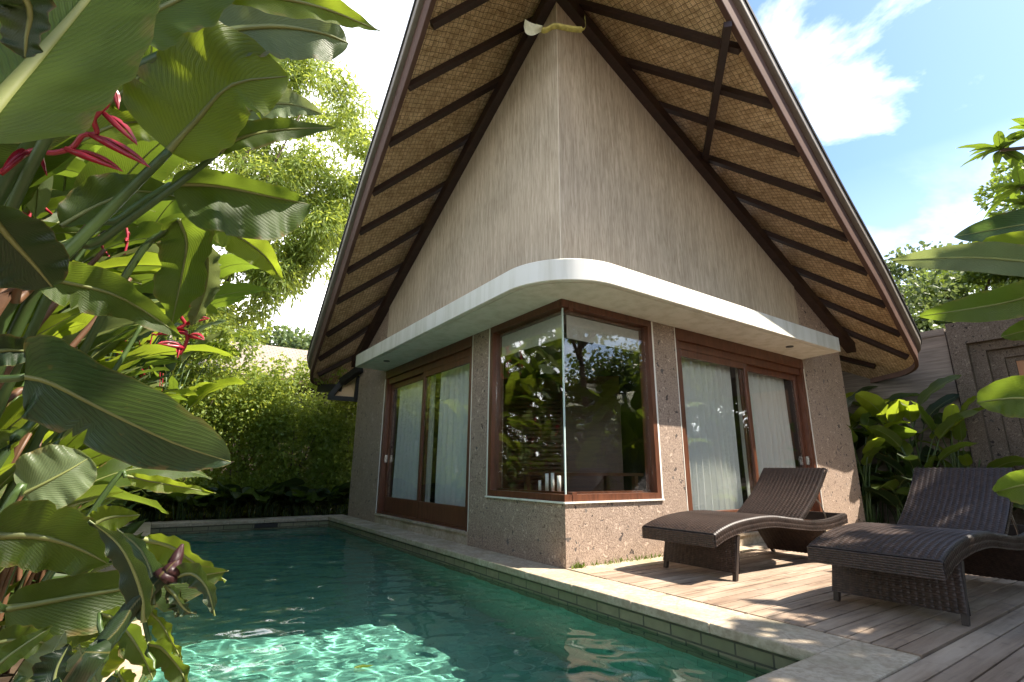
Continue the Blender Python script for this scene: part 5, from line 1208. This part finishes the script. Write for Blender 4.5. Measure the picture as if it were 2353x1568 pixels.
# fallen leaf on the water
fl = MB(); c0 = P(836, 1531, (CAM - P(836, 1531, 1)).length)
dv = (c0 - CAM).normalized(); c0 = CAM + dv * ((WZ + .006 - CAM.z) / dv.z)
leaf_into(fl, [c0 + Vector((-.05 + .02 * k, .012 * math.sin(k), 0)) * 1.0 for k in range(6)], Vector((0, 1, 0)), .026, .026, .1, .05, 0, 1, 10, 3, .001, 3, .002)
tag(fl.build('fallen_leaf', [MAT['leaf_yellow'], MAT['midrib']]), 'yellow green leaf floating on the sunlit pool water', 'leaf')
# ================================================================== LIGHT
SUN = Vector((1.2, -1.0, 2.05)).normalized()
el = math.asin(SUN.z); az = math.atan2(SUN.x, SUN.y)
ld = bpy.data.lights.new('sun', 'SUN'); ld.energy = 3.5; ld.angle = math.radians(.5); ld.color = (1, .91, .78)
lo = bpy.data.objects.new('sun', ld); COL.objects.link(lo); lo.rotation_euler = SUN.to_track_quat('Z', 'Y').to_euler(); lo.location = SUN * 60
CLOUD_OFF = (3.7, .7, 0)
w = bpy.data.worlds.new('World'); scene.world = w; w.use_nodes = True; nt = w.node_tree
for n in list(nt.nodes): nt.nodes.remove(n)
b = NB(nt); out = nt.nodes.new('ShaderNodeOutputWorld'); bg = nt.nodes.new('ShaderNodeBackground'); bg.inputs[1].default_value = .15
sky = b.n('TexSky', sky_type='NISHITA'); sky.sun_disc = False; sky.sun_elevation = el; sky.sun_rotation = az
sky.air_density = 1.0; sky.dust_density = 1.2; sky.ozone_density = 1.6
co = b.coord('Generated'); sp = b.n('SeparateXYZ'); b.l(co, sp.inputs[0])
zz = b.math('ADD', b.math('MAXIMUM', sp.outputs[2], 0.0), .18)
cb = b.n('CombineXYZ'); b.l(b.math('DIVIDE', sp.outputs[0], zz), cb.inputs[0]); b.l(b.math('DIVIDE', sp.outputs[1], zz), cb.inputs[1])
cm = b.n('Mapping'); b.l(cb.outputs[0], cm.inputs[0]); cm.inputs['Location'].default_value = CLOUD_OFF; n1 = b.noise(cm.outputs[0], 1.35, 9, .58, .35)
# thicker cloud towards +Y (left of the view) and at the horizon
bias = b.math('MULTIPLY_ADD', b.math('MAXIMUM', sp.outputs[1], -.1), .38, b.math('MULTIPLY_ADD', sp.outputs[2], -.20, .02))
cl = b.ramp(b.math('ADD', n1, bias), [(.49, 0.), (.60, .35), (.76, 1.)])
lowc = b.math('MULTIPLY', b.ramp(sp.outputs[2], [(.20, .8), (.47, 0.)]), b.ramp(n1, [(.38, .1), (.60, 1.)])); cl = b.math('MAXIMUM', cl, lowc)
c = b.mix(cl, b.mix(1.0, sky.outputs[0], (.385, .45, .51), 'MULTIPLY'), (10.5, 10.4, 10.2))
b.l(c, bg.inputs[0]); b.l(bg.outputs[0], out.inputs[0])
scene.view_settings.view_transform = 'Standard'; scene.view_settings.look = 'None'; scene.view_settings.exposure = 2.0; scene.view_settings.gamma = 1
scene.view_settings.use_curve_mapping = False
cy = scene.cycles; cy.max_bounces = 10; cy.transparent_max_bounces = 16; cy.diffuse_bounces = 4; cy.glossy_bounces = 4; cy.transmission_bounces = 8
cy.use_denoising = True; cy.sample_clamp_indirect = 8.0; cy.caustics_refractive = True; cy.caustics_reflective = False; cy.blur_glossy = .3
try:
    cy.denoiser = 'OPENIMAGEDENOISE'
except Exception: pass
ld.cycles.is_caustics_light = True
water.cycles.is_caustics_caster = True; basin.cycles.is_caustics_receiver = True
